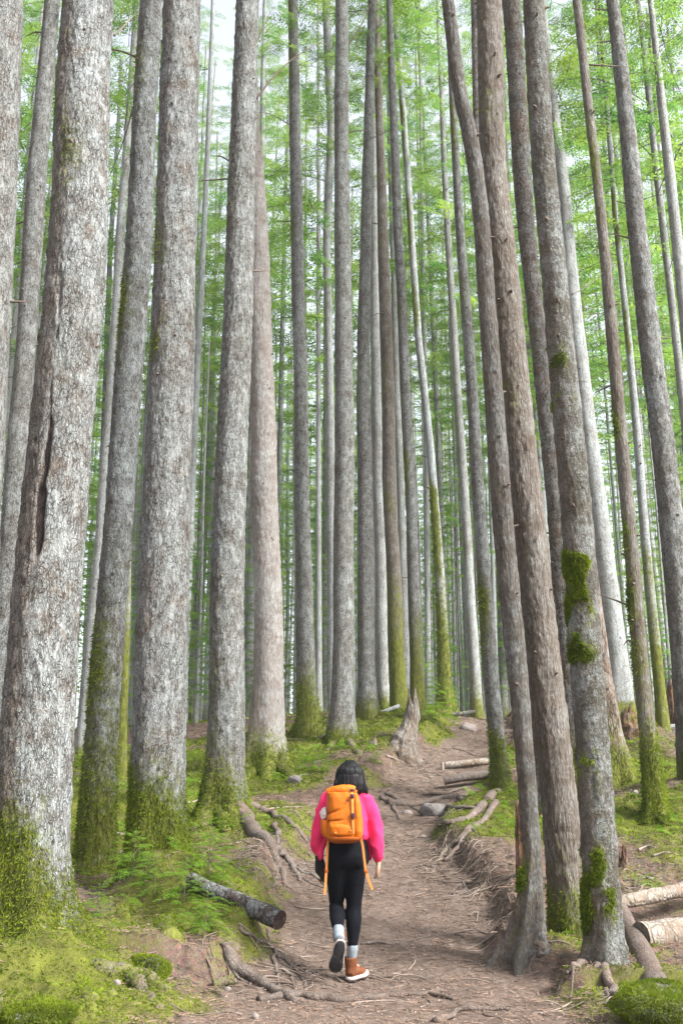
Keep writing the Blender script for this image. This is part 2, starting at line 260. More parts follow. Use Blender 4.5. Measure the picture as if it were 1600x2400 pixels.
TREES = [
 # name, kind-material, Y, [(px,py,width)...] from top to base, moss base height (m), side moss, flare, lobes, detail, label, category-ish
 ('T0', B_HEM, 9.6, [(2, 0, 112), (-12, 400, 112), (-30, 800, 112), (-55, 1400, 118), (-80, 2050, 135)], .3, .1, .3, 4, 1, 'grey scaly conifer trunk cut off by the left edge of the picture'),
 ('T2', B_ROUGHGREY, 14, [(121, 0, 35), (86, 408, 46), (59, 800, 46), (30, 1200, 52), (5, 1600, 58), (-6, 1830, 66)], .3, .1, .3, 4, 1, 'slim blue-grey conifer trunk leaning right between the edge trunk and the thickest tree'),
 ('T1', B_HEM, 7.7, [(211, 0, 117), (168, 800, 138), (136, 1200, 150), (107, 1600, 161), (75, 2000, 178), (72, 2120, 200), (78, 2240, 290)], .75, .25, .55, 5, 2, 'thickest conifer in the left foreground with a dark scar and shaggy green mossy foot'),
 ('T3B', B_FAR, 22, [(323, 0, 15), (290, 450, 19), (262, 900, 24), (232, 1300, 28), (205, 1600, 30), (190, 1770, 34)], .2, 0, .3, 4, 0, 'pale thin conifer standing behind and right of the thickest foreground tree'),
 ('T3', B_ROUGHGREY, 11.2, [(357, 0, 52), (345, 200, 54), (312, 800, 66), (281, 1200, 66), (249, 1600, 72), (237, 1800, 82), (224, 2000, 94), (218, 2070, 130)], 2.3, .2, .4, 4, 2, 'conifer with moss climbing its lower trunk between the two broadest left trees'),
 ('T3C', B_FAR, 17, [(300, 1250, 20), (296, 1450, 22), (288, 1700, 24), (283, 1840, 30)], 4, .9, .3, 4, 0, 'thin olive mossy trunk showing just left of the broad textured tree'),
 ('T4', B_HEM, 10.1, [(425, 0, 84), (403, 800, 102), (390, 1200, 112), (376, 1600, 124), (368, 1800, 127), (364, 2000, 141), (368, 2080, 190)], 1.0, .22, .6, 5, 2, 'broad scaly conifer rising from a moss covered root mound beside the dark log'),
 ('T5', B_ROUGHGREY, 13.2, [(580, 0, 54), (566, 400, 62), (553, 800, 70), (540, 1200, 77), (530, 1600, 83), (521, 1800, 92), (518, 1880, 115), (520, 1945, 175)], .7, .2, .6, 5, 2, 'conifer with mossy foot and a thick bare root reaching onto the trail'),
 ('T6', B_CEDAR, 17, [(583, 0, 34), (590, 300, 38), (600, 500, 46), (609, 800, 55), (623, 1200, 63), (631, 1600, 72), (627, 1720, 86), (625, 1780, 105), (625, 1825, 140)], .75, .1, .7, 5, 2, 'smooth pinkish cedar with a widely fluted green base'),
 ('T7', B_ROUGHGREY, 21, [(685, 0, 22), (695, 400, 28), (702, 800, 32), (707, 1200, 36), (719, 1600, 46), (723, 1680, 54), (726, 1722, 80)], 1.3, .25, .5, 4, 1, 'straight conifer with olive mossy base to the right of the pinkish cedar'),
 ('T8B', B_FAR, 26, [(763, 0, 20), (776, 300, 18), (766, 560, 18), (772, 900, 20), (776, 1300, 22), (780, 1670, 26)], .2, .1, .3, 4, 0, 'pale trunk peeping out left of the straight tree above the walker'),
 ('T8', B_ROUGHGREY, 20, [(800, 0, 30), (801, 500, 37), (805, 1000, 46), (804, 1500, 50), (803, 1650, 55), (804, 1750, 80)], .45, .08, .4, 5, 1, 'grey straight conifer directly above the walker\'s head'),
 ('T9', B_ROUGHGREY, 22, [(872, 0, 18), (868, 100, 20), (860, 400, 24), (853, 800, 30), (854, 1200, 36), (861, 1600, 42), (862, 1685, 56)], .5, .1, .4, 4, 1, 'brown grey conifer first to the right of the one above the walker'),
 ('T10', B_FAR, 24, [(874, 0, 12), (877, 500, 18), (878, 800, 22), (888, 1200, 26), (897, 1600, 29), (899, 1672, 36)], .5, .1, .3, 4, 1, 'lighter conifer standing between two brown ones on the crest'),
 ('T11', B_TAN, 23, [(888, 300, 18), (894, 500, 24), (905, 800, 30), (914, 1200, 31), (932, 1600, 40), (936, 1668, 50)], 3, .28, .3, 4, 1, 'reddish brown conifer with moss streaks left of the jagged snag'),
 ('T12', B_ROUGHGREY, 21.5, [(912, 0, 15), (926, 400, 21), (942, 750, 23), (953, 1000, 24), (963, 1200, 25), (977, 1600, 34), (982, 1705, 50)], 2.2, .25, .3, 4, 1, 'conifer rising right behind the jagged snag'),
 ('T12B', B_FAR, 28, [(918, 500, 14), (930, 900, 16), (940, 1200, 18), (952, 1600, 20), (955, 1660, 24)], .2, .1, .3, 4, 0, 'slim pale trunk between the streaked brown conifer and the one behind the snag'),
 ('T13', B_FAR, 24.5, [(922, 0, 12), (955, 400, 16), (980, 800, 17), (1008, 1050, 19), (1021, 1200, 20), (1036, 1500, 27), (1040, 1600, 32), (1044, 1668, 50)], 4.2, .45, .5, 4, 1, 'curved slender conifer with bright green moss on its lower half beside the crest'),
 ('T14', B_FAR, 27, [(1035, 250, 11), (1046, 500, 15), (1064, 800, 18), (1091, 1200, 21), (1114, 1600, 27), (1118, 1690, 34)], .8, .15, .3, 4, 0, 'slender conifer leaning left at the top of the trail'),
 ('T15', B_ROUGHGREY, 16.5, [(1048, 0, 10), (1063, 300, 17), (1075, 500, 21), (1097, 800, 26), (1123, 1200, 29), (1150, 1600, 38), (1165, 1750, 38), (1172, 1830, 46), (1180, 1892, 80)], .9, .3, .5, 5, 1, 'slim mossy footed conifer standing at the right edge of the upper trail'),
 ('T16B', B_DARK, 14, [(1112, 0, 19), (1118, 300, 18), (1150, 800, 26), (1200, 1200, 30), (1262, 1700, 36), (1275, 1930, 46)], .3, .1, .3, 4, 0, 'dark trunk mostly hidden behind the tan leaning tree'),
 ('T16', B_TANDARK, 8.95, [(1049, 0, 29), (1062, 100, 33), (1074, 204, 33), (1100, 306, 37), (1115, 408, 38), (1126, 500, 38), (1147, 800, 42), (1176, 1200, 49), (1215, 1600, 48), (1231, 1800, 43), (1245, 2000, 46), (1240, 2100, 62), (1232, 2180, 88), (1225, 2240, 128)], 0, .13, .75, 6, 2, 'narrow trunk with a crooked top and fluted base joined to the tan trunk'),
 ('T17', B_TAN, 9.35, [(1148, 0, 58), (1157, 400, 63), (1191, 800, 71), (1235, 1200, 77), (1275, 1600, 79), (1297, 1800, 81), (1316, 2000, 88), (1328, 2180, 88), (1330, 2265, 104)], .75, .18, .3, 4, 2, 'tan fibrous leaning trunk, the thicker of the joined pair right of the trail'),
 ('T18', B_DARK, 15, [(1196, 0, 41), (1222, 400, 42), (1260, 800, 38), (1297, 1200, 34), (1325, 1600, 36), (1348, 1870, 50)], .6, .12, .3, 4, 2, 'dark rough barked conifer squeezed between the tan trunk and the lichen patched trunk'),
 ('T19', B_ALDER, 8.35, [(1245, 0, 48), (1269, 400, 55), (1307, 800, 63), (1347, 1200, 72), (1371, 1600, 76), (1388, 1800, 79), (1399, 2000, 81), (1411, 2200, 90), (1408, 2270, 112), (1400, 2325, 165)], .0, .62, .55, 5, 2, 'lichen patched trunk with thick moss clumps and a grey foot at the lower right'),
 ('T20', B_FAR, 19.5, [(1278, 100, 20), (1295, 250, 25), (1320, 450, 32), (1350, 800, 39), (1403, 1200, 46), (1445, 1550, 55), (1457, 1655, 66)], .1, .05, .3, 4, 1, 'smooth blue grey conifer right of the lichen patched trunk'),
 ('T27', B_RED, 15.5, [(1290, 500, 30), (1345, 1050, 36), (1384, 1400, 44), (1408, 1600, 54), (1426, 1720, 66), (1440, 1790, 86), (1448, 1838, 110)], .6, .12, .5, 5, 1, 'leaning tree with deeply cracked reddish bark and broad foot behind the lichen patched trunk'),
 ('T21', B_TAN, 13, [(1353, 0, 20), (1374, 204, 21), (1397, 400, 22), (1433, 800, 28), (1470, 1200, 32), (1508, 1600, 37), (1528, 1800, 42), (1534, 1880, 52), (1536, 1925, 80)], 1.55, .3, .45, 5, 2, 'slim brown conifer with a vivid yellow green moss sleeve on the right'),
 ('T22', B_FAR, 20, [(1410, 100, 9), (1440, 500, 13), (1472, 800, 16), (1507, 1200, 21), (1543, 1600, 26), (1555, 1740, 34)], 3.5, .55, .3, 4, 1, 'thin green stained conifer behind the one with the yellow green moss sleeve'),
 ('T23', B_ROUGHGREY, 14, [(1434, 0, 29), (1478, 400, 40), (1522, 800, 50), (1565, 1200, 55), (1602, 1550, 60), (1628, 1830, 78)], .4, .08, .3, 4, 2, 'broad grey conifer with dark branch stubs leaning out past the right edge'),
 ('T24', B_FAR, 20, [(1494, 0, 11), (1536, 400, 16), (1578, 760, 18), (1622, 1150, 22), (1680, 1720, 28)], .2, .1, .3, 4, 0, 'slim speckled conifer second from the upper right corner'),
 ('T25', B_FAR, 17, [(1524, 0, 13), (1530, 60, 14), (1567, 400, 24), (1592, 650, 26), (1640, 1100, 30), (1715, 1800, 40)], .2, .1, .3, 4, 0, 'speckled conifer crossing the upper right corner'),
 ('T26', B_FAR, 25, [(1452, 0, 11), (1470, 250, 13), (1500, 560, 15), (1545, 1100, 18), (1580, 1500, 20), (1592, 1700, 24)], .2, .1, .3, 4, 0, 'thin pale trunk emerging behind the broad grey one near the right edge'),
]
BASES = {}
for t in TREES:
    px, py, _ = t[3][-1]
    if -100 < px < 1750: CTRL.append((px, py+4, t[2]))
    BASES[t[0]] = (px, py, t[2])
cp = np.array([P(*c) for c in CTRL])
ex = [(-15, 34, 2.5), (-6, 34, 2.9), (1, 34, 3.1), (8, 34, 3.1), (16, 34, 3.0), (-50, 60, 2.6), (0, 60, 3.4), (50, 60, 3.4), (-90, 140, 3), (0, 140, 4), (90, 140, 3),
      (-8, 0, .1), (8, 0, 0), (0, 0, 0), (0, -12, -.2), (-25, -5, 0), (25, -5, 0), (-20, 18, 1.6), (22, 18, 1.8), (-10, 10, .45), (10, 10, .5), (-4.5, 6, .1), (4.5, 6, 0), (0, 4, 0)]
cp = np.vstack([cp, np.array(ex, float)])
def _K(a, b):
    d = np.sqrt(((a[:, None, :]-b[None, :, :])**2).sum(-1))
    return d                                     # biharmonic-like linear kernel: no overshoot
_A = _K(cp[:, :2], cp[:, :2]) - np.eye(len(cp))*.03
_n = len(cp); _M = np.zeros((_n+3, _n+3)); _M[:_n, :_n] = _A
_Q = np.c_[np.ones(_n), cp[:, :2]]; _M[:_n, _n:] = _Q; _M[_n:, :_n] = _Q.T
_W = np.linalg.solve(_M, np.r_[cp[:, 2], 0, 0, 0])
PE = [(2450, 470, 1330), (2400, 480, 1380), (2340, 500, 1290), (2290, 600, 1330), (2240, 640, 1170), (2180, 640, 1160), (2120, 650, 1170), (2080, 670, 1120), (2030, 700, 1060), (1980, 740, 1030), (1940, 790, 1040), (1900, 850, 1080), (1870, 860, 1110),
      (1830, 900, 1140), (1790, 940, 1180), (1760, 1010, 1190), (1720, 1040, 1190), (1695, 1060, 1180), (1678, 1070, 1150)]
def _baseh(x, y):
    q = np.c_[x, y]; r = np.empty(len(q))
    for i in range(0, len(q), 20000):
        r[i:i+20000] = _K(q[i:i+20000], cp[:, :2])@_W[:_n]
    return r + _W[_n] + _W[_n+1]*x + _W[_n+2]*y
def hit0(px, py, fn):
    d = ray(px, py); Y = np.concatenate([np.arange(4.5, 30, .03), np.arange(30, 60, .3)]); t = Y/d[1]
    z = CAMZ+d[2]*t; h = fn(d[0]*t, Y); k = np.where(z < h)[0]
    i = k[0] if len(k) else len(Y)-1
    return np.array([d[0]*t[i], Y[i], h[i]])
_pe = []
for py, a, b in PE:
    A_ = hit0((a+b)/2, min(py, 2450), _baseh); Y = A_[1]
    _pe.append((Y, (a-800)/F*depth(a, py, Y), (b-800)/F*depth(b, py, Y)))
_pe.sort(); _pe = np.array(_pe)
def pathmask(x, y):
    l = np.interp(y, _pe[:, 0], _pe[:, 1]); r = np.interp(y, _pe[:, 0], _pe[:, 2])
    d = np.minimum(x-l, r-x)                     # >0 inside, metres
    nz = fbm(np.c_[x*1.6, y*1.6, x*0+3.3], 4, 5)*.35
    d = np.where(y > _pe[-1, 0]+1.5, -1, d)
    return d+nz, d
BUMPS = [(*P(440, 2160, 9.5)[:2], .36, .10), (*P(560, 2230, 8.7)[:2], .2, .07), (*P(380, 2120, 9.8)[:2], .32, .20), (*P(60, 2300, 7.3)[:2], .4, .12), (*P(180, 2300, 7.6)[:2], .35, .10), (*P(330, 2290, 8.0)[:2], .25, .08), (*P(1130, 1930, 14)[:2], .5, .1)]
MOSSB = [(90, 2350, 1.0, .9), (200, 2250, .8, .5), (300, 2320, .5, .5), (480, 2170, .9, .8), (430, 2090, .7, .7), (230, 2080, 1.2, .5), (580, 2230, .45, .6), (520, 1960, 1.0, .7), (460, 1850, 1.6, .7), (300, 1850, 2.5, .4),
         (620, 1840, 1.3, .8), (760, 1770, 1.6, .6), (700, 1730, 2.2, .5), (860, 1700, 2.0, .7), (1000, 1720, 1.3, .8), (1030, 1690, 1.2, .6), (1180, 1900, .9, .8), (1130, 1950, .9, .8), (1210, 1970, .9, .8), (1090, 1960, .6, .5),
         (1530, 1930, 1.2, .9), (1560, 1970, 1.4, .7), (1450, 1900, 1.2, .35), (1590, 1840, 1.5, .6), (1480, 2060, .6, .5), (1560, 2110, .5, .4), (1440, 2280, .45, .8), (1300, 2265, .35, .6), (1380, 1800, 2, .5), (1500, 1760, 2, .4), (1580, 2360, .8, .7),
         (60, 1900, 2.5, .7), (300, 1930, 2.5, .8), (330, 1800, 3, .7), (150, 1800, 3, .7), (470, 1800, 2.5, .7), (1480, 1830, 2, .6), (1400, 1900, 1.5, .5), (1330, 1800, 3, .5), (700, 1780, 1.5, .6), (860, 1960, .35, .3), (470, 1760, 2.5, .5), (880, 1850, .8, .45)]
_mb = np.array([[*hit0(a, b, _baseh)[:2], r, s] for a, b, r, s in MOSSB])
def mossmask(x, y):
    m = np.zeros(len(x))
    for a, b, r, s in _mb: m = np.maximum(m, s*np.exp(-(((x-a)**2+((y-b)*.8)**2)/r**2)))
    far = sstep(24, 30, y)*.5
    m = np.maximum(m, far)
    return np.clip(m*1.3 + fbm(np.c_[x*1.3, y*1.3, x*0], 4, 31)*.55 - .12, 0, 1)
def hfun(x, y):
    x = np.asarray(x, float); y = np.asarray(y, float)
    h = _baseh(x, y); pm, d = pathmask(x, y); ins = sstep(-.25, .3, d)
    h = h + .02 - .045*ins - .04*sstep(.3, .9, d+.25*vn(np.c_[x*1.5, y*.7, x*0], 44)) + .15*sstep(.02, -.22, pm)*sstep(-1.9, -.3, d)*(y < 26)*(y > 8.0) + .05*sstep(0, -.3, pm)*(y < 26)
    q = np.c_[x, y, x*0]
    near = sstep(40, 20, y)
    h = h + fbm(q*1.1, 3, 1)*(.02+.07*(1-ins))*near + fbm(q*4.5, 3, 2)*(.012+.035*(1-ins))*near + fbm(q*17, 2, 3)*(.006+.012*(1-ins))*near + fbm(q*.12, 2, 9)*.25*sstep(26, 60, y)
    for bx, by, br, bh in BUMPS: h = h + bh*np.exp(-(((x-bx)**2+(y-by)**2)/br**2)**1.6)
    m = mossmask(x, y); h = h + m*(.03+.03*np.abs(vn(q*7, 8)))*(1-.6*ins)*near
    return h
def ground(px, py): return hit0(px, py, hfun)
def gz(x, y): return float(hfun(np.array([x]), np.array([y]))[0])

ys = [-30, -15, -8, -4, -1, 1, 2.5, 3.5, 4.2, 4.8, 5.3]
y = 5.6
while y < 160: ys.append(y); y += max(.028, .0052*y) if y < 32 else y*.03
ys = np.array(ys); NU = 520
u = np.linspace(-1, 1, NU); u = u*.55 + u**5*.45
wd = np.where(ys < 5, 30, 3.2+.52*np.abs(ys)); wd = np.where(ys > 32, 20+(ys-32)*1.2, wd)
# outer skirt columns widen the sheet so that it reaches past the frame on both sides
X = u[None, :]*wd[:, None]; X[:, 0] = -60-ys*.8; X[:, -1] = 60+ys*.8
X[:, 1] = np.minimum(X[:, 1], -25); X[:, -2] = np.maximum(X[:, -2], 25)
Yg = np.repeat(ys[:, None], NU, 1); x_, y_ = X.ravel(), Yg.ravel()
z_ = hfun(x_, y_); pm, dd = pathmask(x_, y_); ms = mossmask(x_, y_); pa = sstep(-.12, .12, pm)
ms = ms*(1-.85*sstep(.0, .35, pm))
idx = np.arange(len(ys)*NU).reshape(len(ys), NU)
q = np.stack([idx[:-1, :-1], idx[:-1, 1:], idx[1:, 1:], idx[1:, :-1]], -1).reshape(-1, 4)
inpath = (pm[q].mean(1) > 0) & (y_[q].mean(1) < 27)

def groundmat():
    m, n, l, b = mat('forest_soil'); v = objvec(n, l, False)
    pa, ma = attr(n, 'path'), attr(n, 'moss')
    n1 = noise(n, l, v, 1.3, 5, .65); n2 = noise(n, l, v, 9, 5, .7); n3 = noise(n, l, v, 55, 4, .7)
    soil = mix(n, l, ramp(n, l, n1, [(.35, 0.0), (.65, 1.0)]), (.082, .057, .043), (.138, .1, .078))
    soil = mix(n, l, ramp(n, l, n2, [(.45, 0.0), (.7, .7)]), soil, (.21, .16, .13))
    lit = mix(n, l, ramp(n, l, n2, [(.3, 0.0), (.7, 1.0)]), (.05, .032, .024), (.18, .125, .092))
    dt = n.new('ShaderNodeTexVoronoi'); dt.inputs['Scale'].default_value = 42; l.new(mapping(n, l, v, (1, .35, 1)), dt.inputs['Vector'])
    lit = mix(n, l, .6, lit, mix(n, l, .75, dt.outputs['Color'], (.5, .5, .5)), 'OVERLAY')
    col = mix(n, l, pa, lit, soil)
    col = mix(n, l, .75, col, ramp(n, l, n3, [(.25, .45), (.7, 1.25)]), 'MULTIPLY')
    chip = ramp(n, l, noise(n, l, v, 90, 2, .5), [(.66, 0.0), (.72, 1.0)])
    col = mix(n, l, math_(n, l, 'MULTIPLY', chip, .6), col, (.36, .29, .24))
    mf = ramp(n, l, math_(n, l, 'ADD', ma, math_(n, l, 'MULTIPLY', math_(n, l, 'SUBTRACT', n2, .5), .9)), [(.3, 0.0), (.55, 1.0)])
    mc = mix(n, l, ramp(n, l, noise(n, l, v, 5, 5, .7), [(.3, 0.0), (.7, 1.0)]), (.045, .045, .01), (.13, .14, .02))
    mc = mix(n, l, .6, mc, ramp(n, l, n3, [(.25, .5), (.7, 1.3)]), 'MULTIPLY')
    col = mix(n, l, mf, col, mc); l.new(col, b.inputs['Base Color'])
    bp = N(n, 'ShaderNodeBump'); bp.inputs['Strength'].default_value = .9; bp.inputs['Distance'].default_value = .03
    l.new(math_(n, l, 'ADD', math_(n, l, 'MULTIPLY', n2, .5), math_(n, l, 'MULTIPLY', n3, .6)), bp.inputs['Height']); l.new(bp.outputs[0], b.inputs['Normal'])
    b.inputs['Roughness'].default_value = 1; return m
M_GROUND = groundmat()
def sub(name, mask):
    f = q[mask]; used, inv = np.unique(f.ravel(), return_inverse=True)
    o = mk(name, np.c_[x_, y_, z_][used], [inv.reshape(-1, 4)], M_GROUND, attrs={'path': pa[used], 'moss': ms[used]}); o['kind'] = 'structure'; return o
sub('ground', ~inpath); sub('path', inpath)

# ------------------------------------------------------------------ tubes, trunks
def tube(pts, rad, seg=12, noise_a=.12, ns=14, seed=0, cap=True, sub_=4, sqz=1.0):
    pts = np.asarray(pts, float); rad = np.asarray(rad, float)
    L = np.r_[0, np.cumsum(np.linalg.norm(np.diff(pts, axis=0), axis=1))]
    n = max(len(pts)*sub_, 4); s = np.linspace(0, L[-1], n)
    # smooth interpolation (Catmull-Rom through numpy)
    def cr(vals):
        out = np.zeros((n,)+vals.shape[1:]); k = np.clip(np.searchsorted(L, s, 'right')-1, 0, len(L)-2)
        t = (s-L[k])/np.maximum(L[k+1]-L[k], 1e-9); p1, p2 = vals[k], vals[k+1]
        p0 = vals[np.maximum(k-1, 0)]; p3 = vals[np.minimum(k+2, len(L)-1)]
        if vals.ndim > 1: t = t[:, None]
        return .5*((2*p1)+(-p0+p2)*t+(2*p0-5*p1+4*p2-p3)*t*t+(-p0+3*p1-3*p2+p3)*t**3)
    c = cr(pts); r = np.maximum(cr(rad), rad.min()*.5)
    T = np.gradient(c, axis=0); T /= np.linalg.norm(T, axis=1)[:, None]+1e-9
    ref = np.array([0, 0, 1.0]) if abs(T[:, 2]).mean() < .8 else np.array([0, 1.0, 0])
    A = np.cross(T, ref); A /= np.linalg.norm(A, axis=1)[:, None]+1e-9; B = np.cross(A, T)
    th = np.arange(seg)/seg*2*math.pi
    v = c[:, None, :] + r[:, None, None]*(np.cos(th)[None, :, None]*A[:, None, :] + sqz*np.sin(th)[None, :, None]*B[:, None, :])
    v = v.reshape(-1, 3)
    if noise_a:
        d = fbm(v*ns+seed*7.7, 2, seed); cc = np.repeat(c, seg, 0); v = cc+(v-cc)*(1+noise_a*d[:, None]*1.6)
    I = np.arange(n*seg).reshape(n, seg); J = np.roll(I, -1, 1)
    f = np.stack([I[:-1], J[:-1], J[1:], I[1:]], -1).reshape(-1, 4)
    tris = []
    if cap:
        v = np.vstack([v, c[0], c[-1]]); a, b = len(v)-2, len(v)-1
        tris = np.array([[a, J[0, k], I[0, k]] for k in range(seg)] + [[b, I[-1, k], J[-1, k]] for k in range(seg)])
    return v, f, tris
def join(parts):
    V = []; Fq = []; Ft = []; o = 0
    for v, f, t in parts:
        V.append(v); Fq.append(np.asarray(f)+o)
        if len(t): Ft.append(np.asarray(t)+o)
        o += len(v)
    return np.vstack(V), [np.vstack(Fq)] + ([np.vstack(Ft)] if Ft else [])
def moss_top(v, amt, seed=0, sc=5):          # moss that sits on patches of a surface
    return np.clip(amt + fbm(v*sc, 3, seed)*.5, 0, 1)

def fuzz(v, f, mask, count, ln, wdt, seed, droop=.6, thr=.45):
    """small moss fronds growing on faces f (quads) where mask is high"""
    r = np.random.default_rng(seed); c = v[f].mean(1); m = mask[f].mean(1)
    a = np.cross(v[f[:, 1]]-v[f[:, 0]], v[f[:, 3]]-v[f[:, 0]]); ar = np.linalg.norm(a, axis=1); nrm = a/(ar[:, None]+1e-12)
    wgt = ar*np.clip((m-thr)*3, 0, 1); 
    if wgt.sum() <= 0: return None
    k = r.choice(len(f), count, p=wgt/wgt.sum()); e = r.random((count, 2))
    p = v[f[k, 0]]*(1-e[:, :1])*(1-e[:, 1:]) + v[f[k, 1]]*e[:, :1]*(1-e[:, 1:]) + v[f[k, 2]]*e[:, :1]*e[:, 1:] + v[f[k, 3]]*(1-e[:, :1])*e[:, 1:]
    d = nrm[k] + r.normal(0, .45, (count, 3)); d[:, 2] -= droop; d /= np.linalg.norm(d, axis=1)[:, None]
    L = ln*(.5+r.random(count))[:, None]; s = np.cross(d, r.normal(0, 1, (count, 3))); s /= np.linalg.norm(s, axis=1)[:, None]
    b0 = p-nrm[k]*.005; mid = b0+d*L*.55; d2 = d+np.array([0, 0, -.5*droop]); d2 /= np.linalg.norm(d2, axis=1)[:, None]
    tip = mid+d2*L*.5
    V = np.stack([b0-s*wdt*.4, b0+s*wdt*.4, mid+s*wdt*.5, mid-s*wdt*.5, tip], 1).reshape(-1, 3)
    o = np.arange(count)*5
    return V, [np.stack([o, o+1, o+2, o+3], 1), np.stack([o+3, o+2, o+4], 1)]

def trunk_verts(Y, pts, mb, ms_, flare, lobes, det, seed, ztop=None, scar=False, zones=None):
    p3 = np.array([P(a, b, Y) for a, b, _ in pts]); rr = np.array([w_*mpp(b, Y)/2 for a, b, w_ in pts])
    z = p3[::-1, 2]; x = p3[::-1, 0]; r = rr[::-1]
    if ztop is None: ztop = z[-1]+9
    k = (x[-1]-x[-2])/(z[-1]-z[-2]); z = np.r_[z[0]-.45, z, ztop]; x = np.r_[x[0], x, x[-1]+k*(ztop-z[-2])*.8]; r = np.r_[r[0]*1.25, r, r[-1]*.72]
    z0 = z[1]
    pxs = mpp(1300, Y)*2.35
    if det == 2: dz = pxs*1.4; seg = int(min(200, max(48, 2*math.pi*r.mean()/(pxs*1.3))))
    elif det == 1: dz = pxs*5; seg = 28
    else: dz = pxs*12; seg = 16
    zz = np.concatenate([np.linspace(z[0], z0+1.2, int(1.65/min(dz, .08))+2)[:-1], np.arange(z0+1.2, ztop, dz)])
    # monotone-ish smooth interpolation
    cx = np.interp(zz, z, x); cr_ = np.interp(zz, z, r)
    def smooth(a, wn):
        ker = np.hanning(wn*2+3)[1:-1]; ker /= ker.sum(); pad = np.r_[np.full(wn, a[0]), a, np.full(wn, a[-1])]; 
        return np.convolve(pad, ker, 'same')[wn:-wn]
    wn = max(1, int(.5/dz)); up = zz > z0+1.0
    sx = smooth(cx, wn); cx = np.where(up, sx, cx); cr_ = np.where(up, smooth(cr_, wn), cr_)
    wob = vn(np.c_[zz*.5, zz*0+seed, zz*0], seed); cx = cx+wob*.012*cr_/.1; cy = Y+vn(np.c_[zz*.35, zz*0+seed, zz*0+4], seed+3)*.06
    th = np.arange(seg)/seg*2*math.pi
    Z = np.repeat(zz[:, None], seg, 1); TH = np.repeat(th[None, :], len(zz), 0); h = Z-z0
    ph = seed*1.3
    lob = .5+.5*np.cos(lobes*TH+ph+.6*np.sin(TH*2+seed))
    R = cr_[:, None]*(1+flare*np.exp(-np.clip(h, -.3, 9)/.38)*(lob**1.4*.85-.32))
    nx, ny = np.cos(TH), np.sin(TH)
    q = np.c_[(nx*.5+seed*3.1).ravel(), (ny*.5+cx[:, None]).ravel(), Z.ravel()]
    dm = R.ravel()
    qq = np.c_[(nx*R).ravel(), (ny*R).ravel(), Z.ravel()]+seed*5.3
    d = fbm(qq*np.array([5, 5, 1.3]), 3, seed)*.05*dm*1.2
    if det: d = d+(np.abs(fbm(qq*np.array([26, 26, 7]), 3, seed+5)) - .25)*(.022 if det == 2 else .01)*np.clip(dm/.15, .4, 1.2)
    R2 = R.ravel()+d
    v = np.c_[np.repeat(cx, seg)+nx.ravel()*R2, np.repeat(cy, seg)+ny.ravel()*R2, Z.ravel()]
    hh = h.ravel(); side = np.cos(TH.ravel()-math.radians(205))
    nz = fbm(qq*np.array([2.2, 2.2, .9]), 3, seed+9)
    moss = (1.05*np.exp(-(np.clip(hh, 0, 99)/max(mb, .05))**1.6)*(mb > 0) + ms_*np.clip(side*.9+.35, 0, 1.2)*(1+nz*1.4)*(.25+1.2*sstep(-.25, .35, vn(np.c_[Z.ravel()*.75, Z.ravel()*0+seed*2.3, nx.ravel()*.4], seed+31))) + ms_*.6*np.clip(nz*2, 0, 1))*(1+.25*nz)
    if zones:
        zn = sum(a_*np.exp(-((Z.ravel()-P(800, py_, Y)[2])/w__)**2) for py_, w__, a_ in zones); moss = np.clip(zn*np.clip(side*.8+.55, 0, 1)*np.clip(.75+1.5*fbm(qq*np.array([8, 8, 5]), 4, 71), .1, 1.3), 0, 1)
    if mb > 0: moss = moss+.15*lob.ravel()*np.exp(-np.clip(hh, 0, 9)/.8)
    brown = np.zeros(len(v))
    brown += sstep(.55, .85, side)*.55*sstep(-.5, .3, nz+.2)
    if scar:
        wz = .07+.10*vn(np.c_[hh*1.9, hh*0, hh*0], 91)+.04*vn(qq*np.array([20, 20, 9]), 92); st = sstep(.05, -.03, np.abs(TH.ravel()-math.radians(262)-.07*np.sin(hh*2.1)-.05*np.sin(hh*7)-.16*nz)-wz)*sstep(2.6, 3.0, hh)*sstep(5.6, 4.6, hh)
        brown = np.maximum(brown, st*1.3*sstep(-.45, .1, vn(qq*np.array([14, 14, 3]), 77))); v[:, 0] -= st*nx.ravel()*.02; v[:, 1] -= st*ny.ravel()*.02
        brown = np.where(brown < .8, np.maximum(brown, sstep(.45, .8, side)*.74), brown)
    I = np.arange(len(zz)*seg).reshape(-1, seg); J = np.roll(I, -1, 1)
    f = np.stack([I[:-1], J[:-1], J[1:], I[1:]], -1).reshape(-1, 4)
    base = np.array([cx[0], Y, z0])
    return v, f, np.clip(moss, 0, 1), np.clip(brown, 0, 1), base, (zz, cx, cy, cr_)

